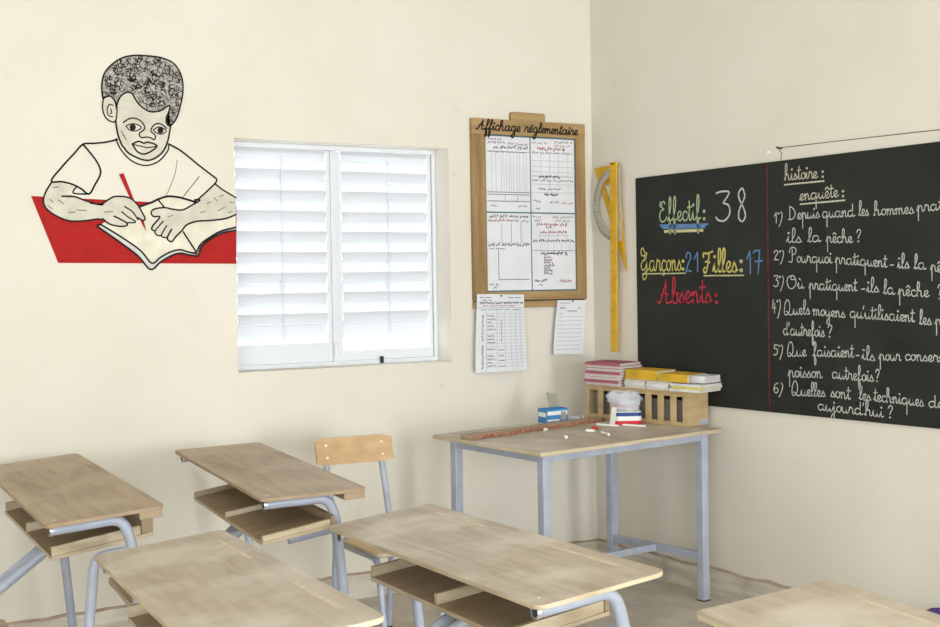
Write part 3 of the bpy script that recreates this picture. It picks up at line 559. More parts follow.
 ('s','arm','ink',6,0.007,[(-2.3079,1.6825),(-2.3229,1.6898),(-2.315,1.7083),(-2.286,1.7419),(-2.3142,1.7438),(-2.3236,1.7614),(-2.3059,1.7764),(-2.2638,1.7816),(-2.2331,1.7761),(-2.1868,1.7731),(-2.1473,1.7925),(-2.1075,1.8158),(-2.1311,1.8183)]),
 ('s','arm','grey',6,0.005,[(-2.6946,1.8207),(-2.6593,1.8165)]),
 ('s','arm','grey',6,0.005,[(-2.6355,1.7668),(-2.5961,1.7638)]),
 ('s','arm','grey',6,0.005,[(-2.6678,1.7556),(-2.6428,1.7574)]),
 ('s','arm','grey',6,0.005,[(-2.5201,1.7592),(-2.4871,1.7611)]),
 ('s','arm','grey',6,0.005,[(-2.7517,1.7827),(-2.7345,1.7688)]),
 ('s','arm','grey',6,0.005,[(-2.729,1.8541),(-2.7079,1.8581)]),
 ('s','arm','grey',6,0.005,[(-2.7091,1.8048),(-2.6882,1.7909)]),
 ('s','arm','grey',6,0.005,[(-2.7441,1.8076),(-2.7303,1.7972)]),
 ('s','arm','grey',6,0.005,[(-2.1087,1.7631),(-2.0848,1.7687)]),
 ('s','arm','grey',6,0.005,[(-2.0291,1.7718),(-1.9966,1.7875)]),
 ('s','arm','grey',6,0.005,[(-2.0197,1.8327),(-1.9995,1.8407)]),
 ('s','arm','grey',6,0.005,[(-1.981,1.7649),(-1.9607,1.769)]),
 ('s','arm','grey',6,0.005,[(-2.2493,1.7424),(-2.2299,1.7501)]),
 ('s','arm','grey',6,0.005,[(-2.0438,1.8284),(-2.0282,1.8135)]),
 ('s','arm','grey',6,0.005,[(-2.0762,1.8013),(-2.0602,1.8091)]),
 ('s','arm','grey',6,0.005,[(-1.9719,1.8108),(-1.9517,1.8074)]),
 ('s','book','ink',6,0.009,[(-2.3699,1.7849),(-2.3205,1.8028),(-2.2897,1.8174),(-2.2512,1.8293),(-2.205,1.8273),(-2.1663,1.8184),(-2.1274,1.8079)]),
 ('s','book','ink',6,0.007,[(-2.2936,1.8159),(-2.2675,1.7845)]),
 ('s','book','ink',6,0.0075,[(-2.1849,1.6797),(-2.1585,1.6386),(-2.1281,1.5935)]),
 ('s','book','ink',6,0.0075,[(-2.538,1.7075),(-2.4584,1.6595),(-2.374,1.6011),(-2.3261,1.5471),(-2.2875,1.5714),(-2.2448,1.5936),(-2.2021,1.6033),(-2.1634,1.5936),(-2.1283,1.586)]),
 ('s','book','ink',6,0.008,[(-2.538,1.7075),(-2.5491,1.6988),(-2.4735,1.6448),(-2.3857,1.579),(-2.332,1.5206),(-2.2879,1.5514),(-2.2413,1.5772),(-2.2024,1.5884),(-2.1636,1.5815),(-2.1245,1.5762)]),
 ('s','book','ink',6,0.007,[(-2.1265,1.5958),(-2.1076,1.6289),(-2.0634,1.6593),(-2.0149,1.6847),(-1.9459,1.702)]),
 ('s','book','ink',6,0.007,[(-2.119,1.5784),(-2.1023,1.6184),(-2.0636,1.6487),(-2.0071,1.6756),(-1.9462,1.6875)]),
 ('s','book','ink',6,0.003,[(-2.1235,1.586),(-2.1054,1.6229),(-2.0635,1.654),(-2.011,1.6801),(-1.946,1.6951)])]
def make_mural():
    ox, oz = -2.4, 1.54
    root = empty('wall_mural', (ox, 0, oz), 0, 'painted mural of a boy writing in an open book at a red table', 'mural')
    parts = {}
    names = {'table': 'painted_table', 'book': 'painted_book', 'pencil': 'painted_pencil', 'arm': 'painted_arms', 'face': 'painted_face', 'hair': 'painted_hair', 'shirt': 'painted_shirt'}
    for kind, n, colr, lay, w, pts in MURAL:
        mb = parts.setdefault(n, MB()); yy = -.0006-.0004*lay
        fn = lambda u, v, yy=yy: (u-ox, yy, v-oz)
        if kind == 'p':
            P2 = [Vector((p[0], p[1], 0)) for p in pts]; tri = tessellate_polygon([P2])
            fs = []
            for a, b, c in tri:
                cr = (pts[b][0]-pts[a][0])*(pts[c][1]-pts[a][1])-(pts[b][1]-pts[a][1])*(pts[c][0]-pts[a][0])
                fs.append((a, b, c) if cr > 0 else (c, b, a))
            mb.add([fn(*p) for p in pts], fs, 'paint_'+colr)
        else:
            ribbon(mb, smooth_path(pts, 5), w, fn, 'paint_'+colr)
    # curls of hair inside the hair outline
    hp = [m for m in MURAL if m[1] == 'hair' and m[0] == 'p'][0][5]
    def inside(x, y):
        c = False; n = len(hp)
        for i in range(n):
            (x1, y1), (x2, y2) = hp[i], hp[(i+1) % n]
            if (y1 > y) != (y2 > y) and x < (x2-x1)*(y-y1)/(y2-y1)+x1: c = not c
        return c
    rnd = random.Random(11); xs = [p[0] for p in hp]; ys = [p[1] for p in hp]; k = 0; fn = lambda u, v: (u-ox, -.0032, v-oz)
    while k < 300:
        x, y = rnd.uniform(min(xs), max(xs)), rnd.uniform(min(ys), max(ys)); r = rnd.uniform(.006, .013); a0 = rnd.uniform(0, 6.28); da = rnd.uniform(1.8, 4.0)
        pts = [(x+r*cos(a0+da*t/5), y+r*sin(a0+da*t/5)) for t in range(6)]
        if not all(inside(*p) for p in pts): continue
        ribbon(parts['hair'], pts, rnd.uniform(.0024, .0044), fn, 'paint_ink'); k += 1
    for n, mb in parts.items(): mb.build(names[n], root)
make_mural()

# ------------------------------------------------------------------ notice board with its sheets
def scribble(mb, x0, x1, z, h, fn, m, rnd, w=.003, gap=.25):
    x = x0
    while x < x1-.004:
        l = rnd.uniform(.018, .05); e = min(x+l, x1); pts = []; n = max(4, int((e-x)/.0035))
        for k in range(n+1):
            pts.append((x+(e-x)*k/n, z+h*(.5*(k % 2)+rnd.uniform(-.3, .3))))
        ribbon(mb, pts, w, fn, m); x = e+rnd.uniform(.006, .014)
def make_notice_board():
    x0, x1, z0, z1 = -.738, -.062, 1.354, 2.239; cx = (x0+x1)/2
    root = empty('notice_board', (cx, 0, z0), 0, 'wooden framed notice board headed Affichage réglementaire beside the window', 'notice board')
    W = x1-x0; H = z1-z0; hw = W/2
    a, b, c, d = -.662, -.119, 1.397, 2.164     # inner area
    mb = MB(); mb.box(a-cx, b-cx, -.014, -.006, c-z0, d-z0, 'teal'); tag(mb.build('backing', root), 'blue-green backing showing between the sheets')
    for s, (u0, u1) in ((-1, (-hw, a-cx)), (1, (b-cx, hw))):
        mb = MB(); mb.box(u0, u1, -.026, 0, .0, H-.07, 'framewood_v'); mb.build('side_rail', root, .003)
    mb = MB(); mb.box(-hw, hw, -.028, 0, d-z0, H, 'framewood_h'); top = mb.build('top_rail', root, .003)
    t = MB(); rnd = random.Random(2)
    write(t, 'Affichage', -.715-cx, 2.185-z0, -.462-cx, 2.183-z0, .025, .0068, 'black_ink', lambda u, v: (u, -.0292, v), .75, .25, seed=3)
    write(t, 'réglementaire', -.436-cx, 2.183-z0, -.112-cx, 2.182-z0, .025, .0068, 'black_ink', lambda u, v: (u, -.0292, v), .75, .25, seed=4)
    t.build('heading_lettering', top)
    mb = MB(); mb.box(a-cx, b-cx, -.026, 0, .0, c-z0, 'framewood_h'); mb.build('bottom_rail', root, .003)
    mb = MB(); mb.box(-hw, hw, -.022, -.002, -.036, -.004, 'framewood_h'); mb.build('lower_batten', root, .003)
    mb = MB(); mb.box(-hw+.004, hw-.004, -.010, -.0025, -.0042, .0002, 'dark'); mb.build('gap_shade_strip', root)  # dark strip stands in for the shade in the gap above the batten
    mb = MB(); mb.prism(round_rect(-.508-cx, -.304-cx, H-.005, 2.280-z0, .012, 4), 0, .02, 'framewood_h', lambda x, y, z: (x, -.002-z, y)); mb.build('hanging_tab', root, .002)
    # four sheets
    mx = (-.394, 1.786)
    g = .007
    quads = [('upper left sheet of the notice board with a tall ruled table', a+g, mx[0]-g/2, mx[1]+g/2, d-g, 0),
             ('upper right sheet of the notice board with two short tables', mx[0]+g/2, b-g, mx[1]+g/2, d-g, 1),
             ('lower left sheet of the notice board with an empty graph', a+g, mx[0]-g/2, c+g, mx[1]-g/2, 2),
             ('lower right sheet of the notice board with a centred list', mx[0]+g/2, b-g, c+g, mx[1]-g/2, 3)]
    for lab, u0, u1, v0, v1, k in quads:
        s = MB(); s.box(u0, u1, -.0165, -.0145, v0, v1, 'paper'); o = s.build('notice_sheet'); tag(o, lab, 'notice sheet', 'sheets on the notice board')
        w = u1-u0; h = v1-v0; rn = random.Random(20+k); ink = MB(); fn = lambda u, v: (u, -.0172, v)
        X = lambda t_: u0+w*t_
        Z = lambda t_: v1-h*t_
        hl = lambda t_, m='ink_pale', a0=.02, a1=.98, ww=.0022: ribbon(ink, [(X(a0), Z(t_)), (X(a1), Z(t_))], ww, fn, m)
        vl = lambda t_, a0, a1, m='ink_pale', ww=.0022: ribbon(ink, [(X(t_), Z(a0)), (X(t_), Z(a1))], ww, fn, m)
        sc_ = lambda t_, a0, a1, m='ink_dark', hh=.014, ww=.0032: scribble(ink, X(a0), X(a1), Z(t_), hh, fn, m, rn, ww)
        if k == 0:
            sc_(.05, .05, .38, 'ink_red'); sc_(.09, .05, .42, 'ink_dark'); sc_(.10, .5, .95); sc_(.155, .18, .95, 'ink_dark', .02, .005); hl(.2, 'ink_dark')
            sc_(.21, .06, .9, 'ink_red', .008)
            for t_ in (.12, .22, .34, .40, .46, .52, .56, .62, .70, .76, .86, .92): vl(t_, .22, .74, 'ink_pale')
            for t_ in (.74, .77, .86): hl(t_, 'ink_dark', ww=.003)
            for t_ in (.42, .7): vl(t_, .77, .86, 'ink_dark')
            sc_(.93, .1, .25, 'ink_dark', .01); sc_(.93, .72, .92, 'ink_dark', .01)
        if k == 1:
            sc_(.07, .03, .38, 'ink_red'); sc_(.05, .55, .95, 'ink_dark'); sc_(.10, .55, .9, 'ink_red'); sc_(.15, .15, .78, 'ink_red', .02, .0055); sc_(.2, .03, .95)
            for t_ in (.22, .42, .63, .85): vl(t_, .2, .5)
            for t_ in (.3, .38, .45): hl(t_)
            hl(.51, 'ink_dark'); sc_(.53, .18, .66, 'ink_dark', .018, .005); sc_(.575, .03, .96); hl(.62)
            for t_ in (.22, .42, .63, .85): vl(t_, .58, .7)
            sc_(.69, .16, .72); hl(.73); sc_(.775, .3, .62, 'ink_dark', .02, .006); sc_(.86, .04, .2, 'ink_dark', .02); sc_(.87, .42, .65); sc_(.88, .7, .95, 'ink_red'); sc_(.96, .1, .2)
        if k == 2:
            sc_(.055, .06, .95, 'ink_dark', .018, .005); sc_(.105, .03, .75, 'ink_red', .014, .005); sc_(.11, .78, .95, 'ink_dark')
            for t_ in (.33, .55, .77): vl(t_, .13, .38, 'ink_dark')
            hl(.385, 'ink_pale'); sc_(.42, .03, .97, 'ink_dark', .018, .005); sc_(.465, .05, .4, 'ink_dark', .008)
            vl(.25, .48, .86, 'ink_dark', .003); hl(.86, 'ink_dark', .25, .95, .003); sc_(.93, .04, .25); sc_(.97, .12, .2)
        if k == 3:
            sc_(.05, .02, .22, 'ink_red'); sc_(.1, .06, .22); sc_(.05, .48, .95, 'ink_dark'); sc_(.10, .55, .9, 'ink_red'); sc_(.155, .12, .8, 'ink_red', .02, .0055); sc_(.19, .32, .46, 'ink_dark')
            sc_(.25, .2, .78, 'ink_red', .016, .005); hl(.285, 'ink_pale', .15, .85)
            for t_ in (.18, .38, .58, .8): vl(t_, .22, .36)
            sc_(.365, .03, .97, 'ink_dark', .016, .005)
            for t_ in (.2, .36, .5, .68, .86): vl(t_, .38, .48)
            hl(.485, 'ink_dark'); sc_(.535, .2, .8, 'ink_dark', .02, .006)
            for t_, e in ((.585, .42), (.62, .46), (.655, .46), (.69, .5), (.725, .42), (.76, .48), (.795, .5)): sc_(t_, .27, e, 'ink_dark' if rn.random() > .4 else 'ink_red', .014, .0045)
            sc_(.895, .05, .32, 'ink_dark', .018, .005); sc_(.9, .63, .93, 'ink_red', .018, .005); sc_(.95, .14, .22)
        ink.build('ink_writing', o)
make_notice_board()
def hanging_sheet(name, label, corners, fill, y):
    """corners TL, TR, BR, BL as (x, z); slightly curled paper"""
    TL, TR, BR, BL = [Vector((p[0], 0, p[1])) for p in corners]
    mb = MB(); n = 8; vs = []
    P = lambda s, t: (TL*(1-s)+TR*s)*(1-t)+(BL*(1-s)+BR*s)*t
    for j in range(n+1):
        for i in range(n+1):
            p = P(i/n, j/n); p.y = y-.004*sin(pi*i/n)*j/n-.012*(j/n)**3; vs.append(p)
    q = n+1
    back = [(v.x, v.y+.001, v.z) for v in vs]
    fs = [(j*q+i, (j+1)*q+i, (j+1)*q+i+1, j*q+i+1) for j in range(n) for i in range(n)]
    N = len(vs); fs += [tuple(N+k for k in f[::-1]) for f in fs]
    mb.add([tuple(v) for v in vs]+back, fs, 'paper', True)
    o = mb.build(name); tag(o, label, 'paper sheet', 'paper sheets hanging below the notice board')
    ink = MB(); rn = random.Random(int(abs(TL.x)*100))
    def fn(s, t):
        p = P(s, t); return (p.x, y-.004*sin(pi*s)*t-.012*t**3-.0014, p.z)
    fill(ink, fn, rn); ink.build('ink_writing', o); pin = MB(); pin.tube([P(.5, .02)+Vector((0, y-.002, 0)), P(.5, .02)+Vector((0, y-.008, 0))], .004, 'dark', 8); pin.build('pin', o)
def rib2(ink, pts, w, fn, m): ribbon(ink, pts, w, fn, m)
def seg_line(ink, p, q, fn, m, w, n=6):
    ribbon(ink, [(p[0]+(q[0]-p[0])*k/n, p[1]+(q[1]-p[1])*k/n) for k in range(n+1)], w, fn, m)
def scr(ink, s0, s1, t, fn, m, rn, h=.02, w=.008, step=.014):
    x = s0
    while x < s1-.01:
        e = min(x+rn.uniform(.08, .2), s1); n = max(4, int((e-x)/step)); ribbon(ink, [(x+(e-x)*k/n, t+h*(.5*(k % 2)+rn.uniform(-.3, .3))) for k in range(n+1)], w, fn, m); x = e+rn.uniform(.02, .04)
def fill_left(ink, fn, rn):
    scr(ink, .06, .3, .04, fn, 'ink_dark', rn, .012); scr(ink, .66, .92, .04, fn, 'ink_dark', rn, .012); scr(ink, .12, .3, .075, fn, 'ink_dark', rn, .012)
    scr(ink, .06, .97, .105, fn, 'ink_dark', rn, .03, .014); scr(ink, .12, .8, .145, fn, 'ink_red', rn, .02); seg_line(ink, (.03, .175), (.97, .175), fn, 'ink_pale', .006); scr(ink, .08, .95, .195, fn, 'ink_dark', rn, .016, .006)
    for s in (.2, .42, .58, .7, .8, .9): seg_line(ink, (s, .21), (s, .985), fn, 'ink_pale', .008)
    for k in range(17): seg_line(ink, (.2, .25+.043*k), (.97, .25+.043*k), fn, 'ink_pale', .005)
    for k in range(16):
        if rn.random() < .75: scr(ink, .22, rn.uniform(.3, .4), .275+.043*k, fn, 'ink_dark', rn, .016, .008)
    for t0, t1 in ((.33, .62),): 
        pts = [(.5+.012*(k % 2)+rn.uniform(-.01, .01), t0+(t1-t0)*k/20) for k in range(21)]; ribbon(ink, pts, .009, fn, 'ink_dark')
    for t in (.72, .79, .86, .93): scr(ink, .45, .56, t, fn, 'ink_dark', rn, .014, .008)
    for t0, t1 in ((.27, .6), (.66, .95)):
        pts = [(.115+.03*(k % 2)+rn.uniform(-.012, .012), t0+(t1-t0)*k/30) for k in range(31)]; ribbon(ink, pts, .013, fn, 'ink_dark')
def fill_right(ink, fn, rn):
    scr(ink, .12, .42, .05, fn, 'ink_dark', rn, .014); scr(ink, .12, .28, .14, fn, 'ink_dark', rn, .024, .014); scr(ink, .72, .8, .14, fn, 'ink_dark', rn, .02, .01)
    seg_line(ink, (.35, .2), (.7, .2), fn, 'ink_dark', .012); scr(ink, .12, .25, .25, fn, 'ink_dark', rn, .014, .006)
    for k in range(9): seg_line(ink, (.08, .31+.075*k), (.9, .305+.075*k), fn, 'ink_pale', .009)
hanging_sheet('paper_sheet', 'white ruled form hanging from the lower left of the notice board', [(-.729, 1.389), (-.457, 1.382), (-.452, 1.011), (-.752, 1.010)], fill_left, -.034)
hanging_sheet('paper_sheet', 'small typed white sheet hanging from the lower right of the notice board', [(-.254, 1.350), (-.072, 1.346), (-.106, 1.075), (-.292, 1.080)], fill_right, -.034)

# ------------------------------------------------------------------ blackboard drawing tools hanging by the corner
def wall_yz(mb, pts, x, th, m): mb.prism(pts, 0, th, m, lambda u, v, w: (x-w, -u, v))   # u = distance from the corner
root = empty('set_square', (0, 0, 0), 0, 'yellow set square hanging behind the metre ruler in the corner', 'set square')
A_, B_, C_ = Vector((.034, 2.017)), Vector((.222, 2.022)), Vector((.282, 1.486))
def inset(k): 
    g = (A_*.42+B_*.36+C_*.22); return [g+(p-g)*k for p in (A_, B_, C_)]
O_ = [A_, B_, C_]; I_ = [A_*.66+B_*.19+C_*.15+Vector((.0, -.012)), A_*.14+B_*.68+C_*.18, A_*.30+B_*.22+C_*.48]
mb = MB()
for i in range(3):
    j = (i+1) % 3; wall_yz(mb, [tuple(O_[i]), tuple(O_[j]), tuple(I_[j]), tuple(I_[i])], -.006, .006, 'yellow_plastic')
mb.build('triangle_blade', root)
mb = MB(); hq = [(.178, 1.86), (.215, 1.852), (.246, 1.71), (.21, 1.715)]; hi_ = [(.19, 1.848), (.207, 1.844), (.233, 1.724), (.217, 1.726)]
for i in range(4):
    j = (i+1) % 4; wall_yz(mb, [hq[i], hq[j], hi_[j], hi_[i]], -.0125, .006, 'yellow_plastic')
mb.build('grip', root)
root = empty('protractor', (0, 0, 0), 0, 'grey half-round protractor hanging behind the metre ruler in the corner', 'protractor')
mb = MB(); cy, cz, R0, R1, ZR = .225, 1.825, .150, .188, 1.0
n = 36; outer = []; inner = []
for k in range(n+1):
    a = radians(88+184*k/n); outer.append((cy+R1*cos(a), cz+R1*sin(a))); inner.append((cy+R0*cos(a), cz+R0*sin(a)))
for k in range(n): wall_yz(mb, [outer[k], outer[k+1], inner[k+1], inner[k]], -.020, .004, 'grey_plastic')
mb.build('scale_arc', root)
mb = MB(); wall_yz(mb, [(cy-.004, cz-R1), (cy+.04, cz-R1+.004), (cy+.03, cz+R1-.005), (cy-.004, cz+R1)], -.020, .004, 'grey_plastic'); mb.build('base_bar', root)
mb = MB()
for k in range(1, 36):
    a = radians(90+5*k); r1 = R1-.002; r0 = R1-(.02 if k % 2 == 0 else .012); dx = .0022
    wall_yz(mb, [(cy+r0*cos(a)-dx*sin(a), cz+r0*sin(a)+dx*cos(a)), (cy+r1*cos(a)-dx*sin(a), cz+r1*sin(a)+dx*cos(a)), (cy+r1*cos(a)+dx*sin(a), cz+r1*sin(a)-dx*cos(a)), (cy+r0*cos(a)+dx*sin(a), cz+r0*sin(a)-dx*cos(a))], -.0242, .0008, 'tick')
for k in range(7): wall_yz(mb, [(cy+.002, 1.655+.0*k), (cy+.006, 1.655), (cy+.006, 1.67), (cy+.002, 1.67)], -.0242, .0008, 'tick')
mb.build('graduations', root)
root = empty('metre_ruler', (0, -.222, 1.088), 0, 'long yellow metre ruler hanging upright in the corner by the blackboard', 'ruler')
def rul(u, v, w): t = v/.945; return (-.027-w, -(u-.018+.014*t), v)
mb = MB(); mb.prism([(-.026, 0), (.026, 0), (.026, .945), (-.026, .945)], 0, .008, 'yellow_plastic', rul); ru = mb.build('ruler_blade', root, .0015)
mb = MB()
for k in range(1, 19): mb.prism([(-.024, .05*k-.0008), (-.024+(.012 if k % 2 else .03), .05*k-.0008), (-.024+(.012 if k % 2 else .03), .05*k+.0008), (-.024, .05*k+.0008)], .008, .0086, 'tick', rul)
mb.build('graduations', root)
mb = MB(); mb.tube([(0, 0, 0), (-.044, 0, .004)], .004, 'dark', 8); o = mb.build('nail'); o.location = (0, -.217, 2.020); tag(o, 'dark nail holding up the metre ruler in the corner', 'nail')

# ------------------------------------------------------------------ teacher's table
TH = .104
def TT(a, b, z): return (a*cos(TH)-b*sin(TH), a*sin(TH)+b*cos(TH), z)
TX, TY = -1.070, -1.063            # table root (front left leg)
LX, LY = .935, .585
def tz(a, b): return .0128*a+.0205*b
table = empty('teacher_table', (TX, TY, 0), TH, 'plywood-topped teacher\'s table on a grey square-tube frame under the notice board', 'table')
def make_table():
    hs = .744
    mb = MB(); mb.prism(round_rect(-.078, .992, -.078, .660, .012, 3), .004, .020, 'desk', lambda x, y, z: (x, y, hs+tz(x, y)+z), 'desk_edge')
    mb.build('tabletop', table, .003)
    q = .02
    rz = lambda x, y: hs+tz(x, y)+.0035
    for (x, y) in ((0, 0), (LX, 0), (0, LY), (LX, LY)):
        mb = MB(); mb.box(x-q, x+q, y-q, y+q, 0, rz(x, y), 'tube'); l = mb.build('leg', table, .004)
        if (x, y) == (LX, 0):
            pass
        mb = MB(); mb.box(x-q-.002, x+q+.002, y-q-.002, y+q+.002, 0, .007, 'dark'); mb.build('foot_cap', l)
    sh = lambda x, y, z: (x, y, z+tz(x, y))
    for (x0, x1, y0, y1) in ((q, LX-q, -q+.003, q-.003), (q, LX-q, LY-q+.003, LY+q-.003), (-q+.003, q-.003, q, LY-q), (LX-q+.003, LX+q-.003, q, LY-q)):
        mb = MB(); mb.box(x0, x1, y0, y1, hs-.034, hs+.0035, 'tube', sh); mb.build('frame_rail', table, .003)
    for x in (0, LX):
        mb = MB(); mb.box(x-.016, x+.016, q, LY-q, .185, .218, 'tube'); mb.build('side_stretcher', table, .003)
    mb = MB(); mb.box(.016, LX-.016, LY/2-.016, LY/2+.016, .186, .217, 'tube'); mb.build('middle_stretcher', table, .003)
make_table()
def ttop(wx, wy):
    dx, dy = wx-TX, wy-TY; a = dx*cos(TH)+dy*sin(TH); b = -dx*sin(TH)+dy*cos(TH)
    return .764+tz(a, b)
# the tabletop's slight tilt, for things lying on it
_n = Vector((-.0128*cos(TH)+.0205*sin(TH), -.0128*sin(TH)-.0205*cos(TH), 1)).normalized()
TILT = Vector((0, 0, 1)).rotation_difference(_n).to_matrix().to_4x4()
def settle(o, x, y, rz, dz=0.0):
    o.matrix_world = Matrix.Translation((x, y, ttop(x, y)+dz)) @ TILT @ Matrix.Rotation(rz, 4, 'Z'); return o

# crate of notebooks at the right end of the table
CX, CY, CR = -.172, -.915, radians(12.2)
CW, CL, CH = .150, .600, .160
crate = empty('notebook_crate', (0, 0, 0), 0, 'slatted wooden crate on the right end of the teacher\'s table', 'crate')
def crate_place(o, u, v, dz, rz=0.0):
    """u along the long side from the near end, v across, dz above the crate's foot; tilted with the table"""
    base = Matrix.Translation((CX, CY, ttop(CX, CY))) @ TILT @ Matrix.Rotation(CR, 4, 'Z')
    o.matrix_world = base @ Matrix.Translation((v, u, dz)) @ Matrix.Rotation(rz, 4, 'Z'); return o
crate_place(crate, 0, 0, 0.0005)
mb = MB(); mb.box(.008, CW-.008, .013, CL-.013, 0, .010, 'cratewood'); mb.build('base_board', crate)
for u0 in (0, CL-.013):
    mb = MB(); mb.box(0, CW, u0, u0+.013, 0, CH-.012, 'cratewood'); ep = mb.build('end_panel', crate, .002)
    mb = MB(); mb.box(-.002, -.0002, u0 if u0 else 0, u0+.013 if u0 else .03, 0, CH-.013, 'cratewood'); mb.build('corner_strip', crate)
for v0 in (0, CW-.010):
    mb = MB(); mb.box(v0, v0+.010, .0132, CL-.0132, .0, .020, 'cratewood'); mb.build('bottom_rail', crate, .002)
    mb = MB(); mb.box(v0, v0+.010, .0132, CL-.0132, CH-.026, CH-.0122, 'cratewood'); mb.build('top_rail', crate, .002)
    n = 7
    for k in range(n):
        c = .0132+(CL-.0264)*(k+1)/(n+1)
        mb = MB(); mb.box(v0-.002 if v0 == 0 else v0+.004, v0+.006 if v0 == 0 else v0+.012, c-.0165, c+.0165, .006, CH-.014, 'cratewood'); mb.build('slat', crate, .0015)
mb = MB(); mb.box(-.006, CW+.006, -.006, CL+.004, CH-.012, CH, 'cratewood'); mb.build('top_board', crate, .002)
mb = MB(); mb.box(CW-.062, CW-.006, -.0016, -.0002, .004, .028, 'tube'); tag(mb.build('label_plate', crate), 'small grey plate')

# exercise books: cover with a page block
def make_book(w, l, h, cov, label, group, tilt=0.0):
    c = MB(); t = .0012
    c.box(-w/2, w/2, -l/2, l/2, 0, t, 'cover_'+cov); c.box(-w/2, w/2, -l/2, l/2, h-t, h, 'cover_'+cov); c.box(-w/2, -w/2+t, -l/2, l/2, t, h-t, 'cover_'+cov)
    o = c.build('exercise_book'); tag(o, label, 'exercise book', group)
    p = MB(); p.box(-w/2+t, w/2-.002, -l/2+.002, l/2-.002, t, h-t, 'pages'); p.build('page_block', o)
    return o
def copy_tree(o):
    c = o.copy(); COL.objects.link(c)
    for ch in o.children:
        d = ch.copy(); COL.objects.link(d); d.parent = c; d.matrix_parent_inverse = ch.matrix_parent_inverse.copy()
    return c
rb = random.Random(9)
def stack(cov_list, proto_dims, u, v, z0, group, label_fn, jit=.006, ang=0.0, flip=False):
    z = z0; protos = {}; out = []
    for k, cov in enumerate(cov_list):
        if cov not in protos: protos[cov] = make_book(*proto_dims, cov, '', group); o = protos[cov]
        else: o = copy_tree(protos[cov])
        tag(o, label_fn(k, len(cov_list)), 'exercise book', group)
        crate_place(o, u+rb.uniform(-jit, jit), v+rb.uniform(-jit, jit), z, ang+rb.uniform(-.05, .05)+(pi if flip and (k % 3 != 1) else 0)); z += proto_dims[2]+.0004; out.append(o)
    return z
ORD = ['bottom', 'second', 'third', 'fourth', 'fifth', 'sixth', 'seventh', 'eighth', 'ninth', 'tenth', 'eleventh']
def lab(desc, where):
    def f(k, n):
        pos = 'topmost' if k == n-1 else ('lowest' if k == 0 else ORD[k]+' from the bottom')
        return '%s exercise book, %s %s' % (desc, pos, where)
    return f
Z0 = CH+.0008
zpink = stack(['rose', 'pink', 'rose', 'rose', 'pink', 'rose', 'pink', 'pink'], (.162, .212, .0132), .487, .064, Z0, 'pink exercise books on the crate', lab('pink', 'of the pink pile on the crate'), flip=True)
zc = stack(['cream', 'white', 'cream'], (.16, .125, .0125), .295, .066, Z0, 'cream exercise books on the crate', lab('cream', 'of the pile beside the pink books'), jit=.003, flip=True)
zw = stack(['white', 'white', 'white'], (.16, .125, .0125), .164, .066, Z0, 'white exercise books on the crate', lab('white', 'of the middle pile under the yellow books'), jit=.003, flip=True)
zl = stack(['white', 'lemon', 'white'], (.16, .17, .0115), .005, .066, Z0, 'exercise books at the near end of the crate', lab('thin pale', 'of the pile at the crate\'s near end'), jit=.004)
zy = stack(['yellow', 'yellow', 'yellow', 'yellow'], (.14, .19, .0105), .270, .074, max(zc, zw)+.0006, 'yellow exercise books on the crate', lab('yellow', 'of the yellow pile touching the pink books'), jit=.003)
zy2 = stack(['yellow', 'yellow', 'yellow'], (.14, .165, .0112), .086, .074, max(zw, zl)+.0006, 'yellow exercise books on the crate', lab('yellow', 'of the yellow pile at the crate\'s near end'), jit=.003)
zwe = stack(['white', 'white', 'white'], (.12, .075, .0100), -.037, .084, max(zw, zl)+.0006, 'white exercise books on the crate', lab('small white', 'beside the near yellow pile'), jit=.002)
# grey notebooks stacked inside the crate
pb = None
for k in range(14):
    if pb is None: pb = make_book(.112, .255, .0145, 'grey', '', ''); o = pb
    else: o = copy_tree(pb)
    tag(o, 'grey notebook in the stacks inside the crate seen between its slats', 'exercise book', 'grey notebooks inside the crate')
    base = Matrix.Translation((CX, CY, ttop(CX, CY))) @ TILT @ Matrix.Rotation(CR, 4, 'Z')
    o.matrix_world = base @ Matrix.Translation((.075, .160+.280*(k % 2), .0112+.0151*(k//2))) @ Matrix.Rotation(rb.uniform(-.02, .02), 4, 'Z')

# long worn wooden stick along the table
mb = MB(); sx0, sy0, sx1, sy1 = -1.170, -.668, -.335, -.516
L_ = math.hypot(sx1-sx0, sy1-sy0)
mb.box(0, L_, 0, .066, 0, .018, 'shelfwood'); stick = empty('wooden_stick', (0, 0, 0), 0, 'long flat wooden stick with a red front edge lying along the table', 'stick')
mb.build('stick_body', stick, .002)
mb = MB(); mb.box(.002, L_-.002, -.0012, -.0002, .001, .017, 'stickred'); tag(mb.build('edge_strip', stick), 'worn red edge')
settle(stick, sx0, sy0, math.atan2(sy1-sy0, sx1-sx0), .0004)
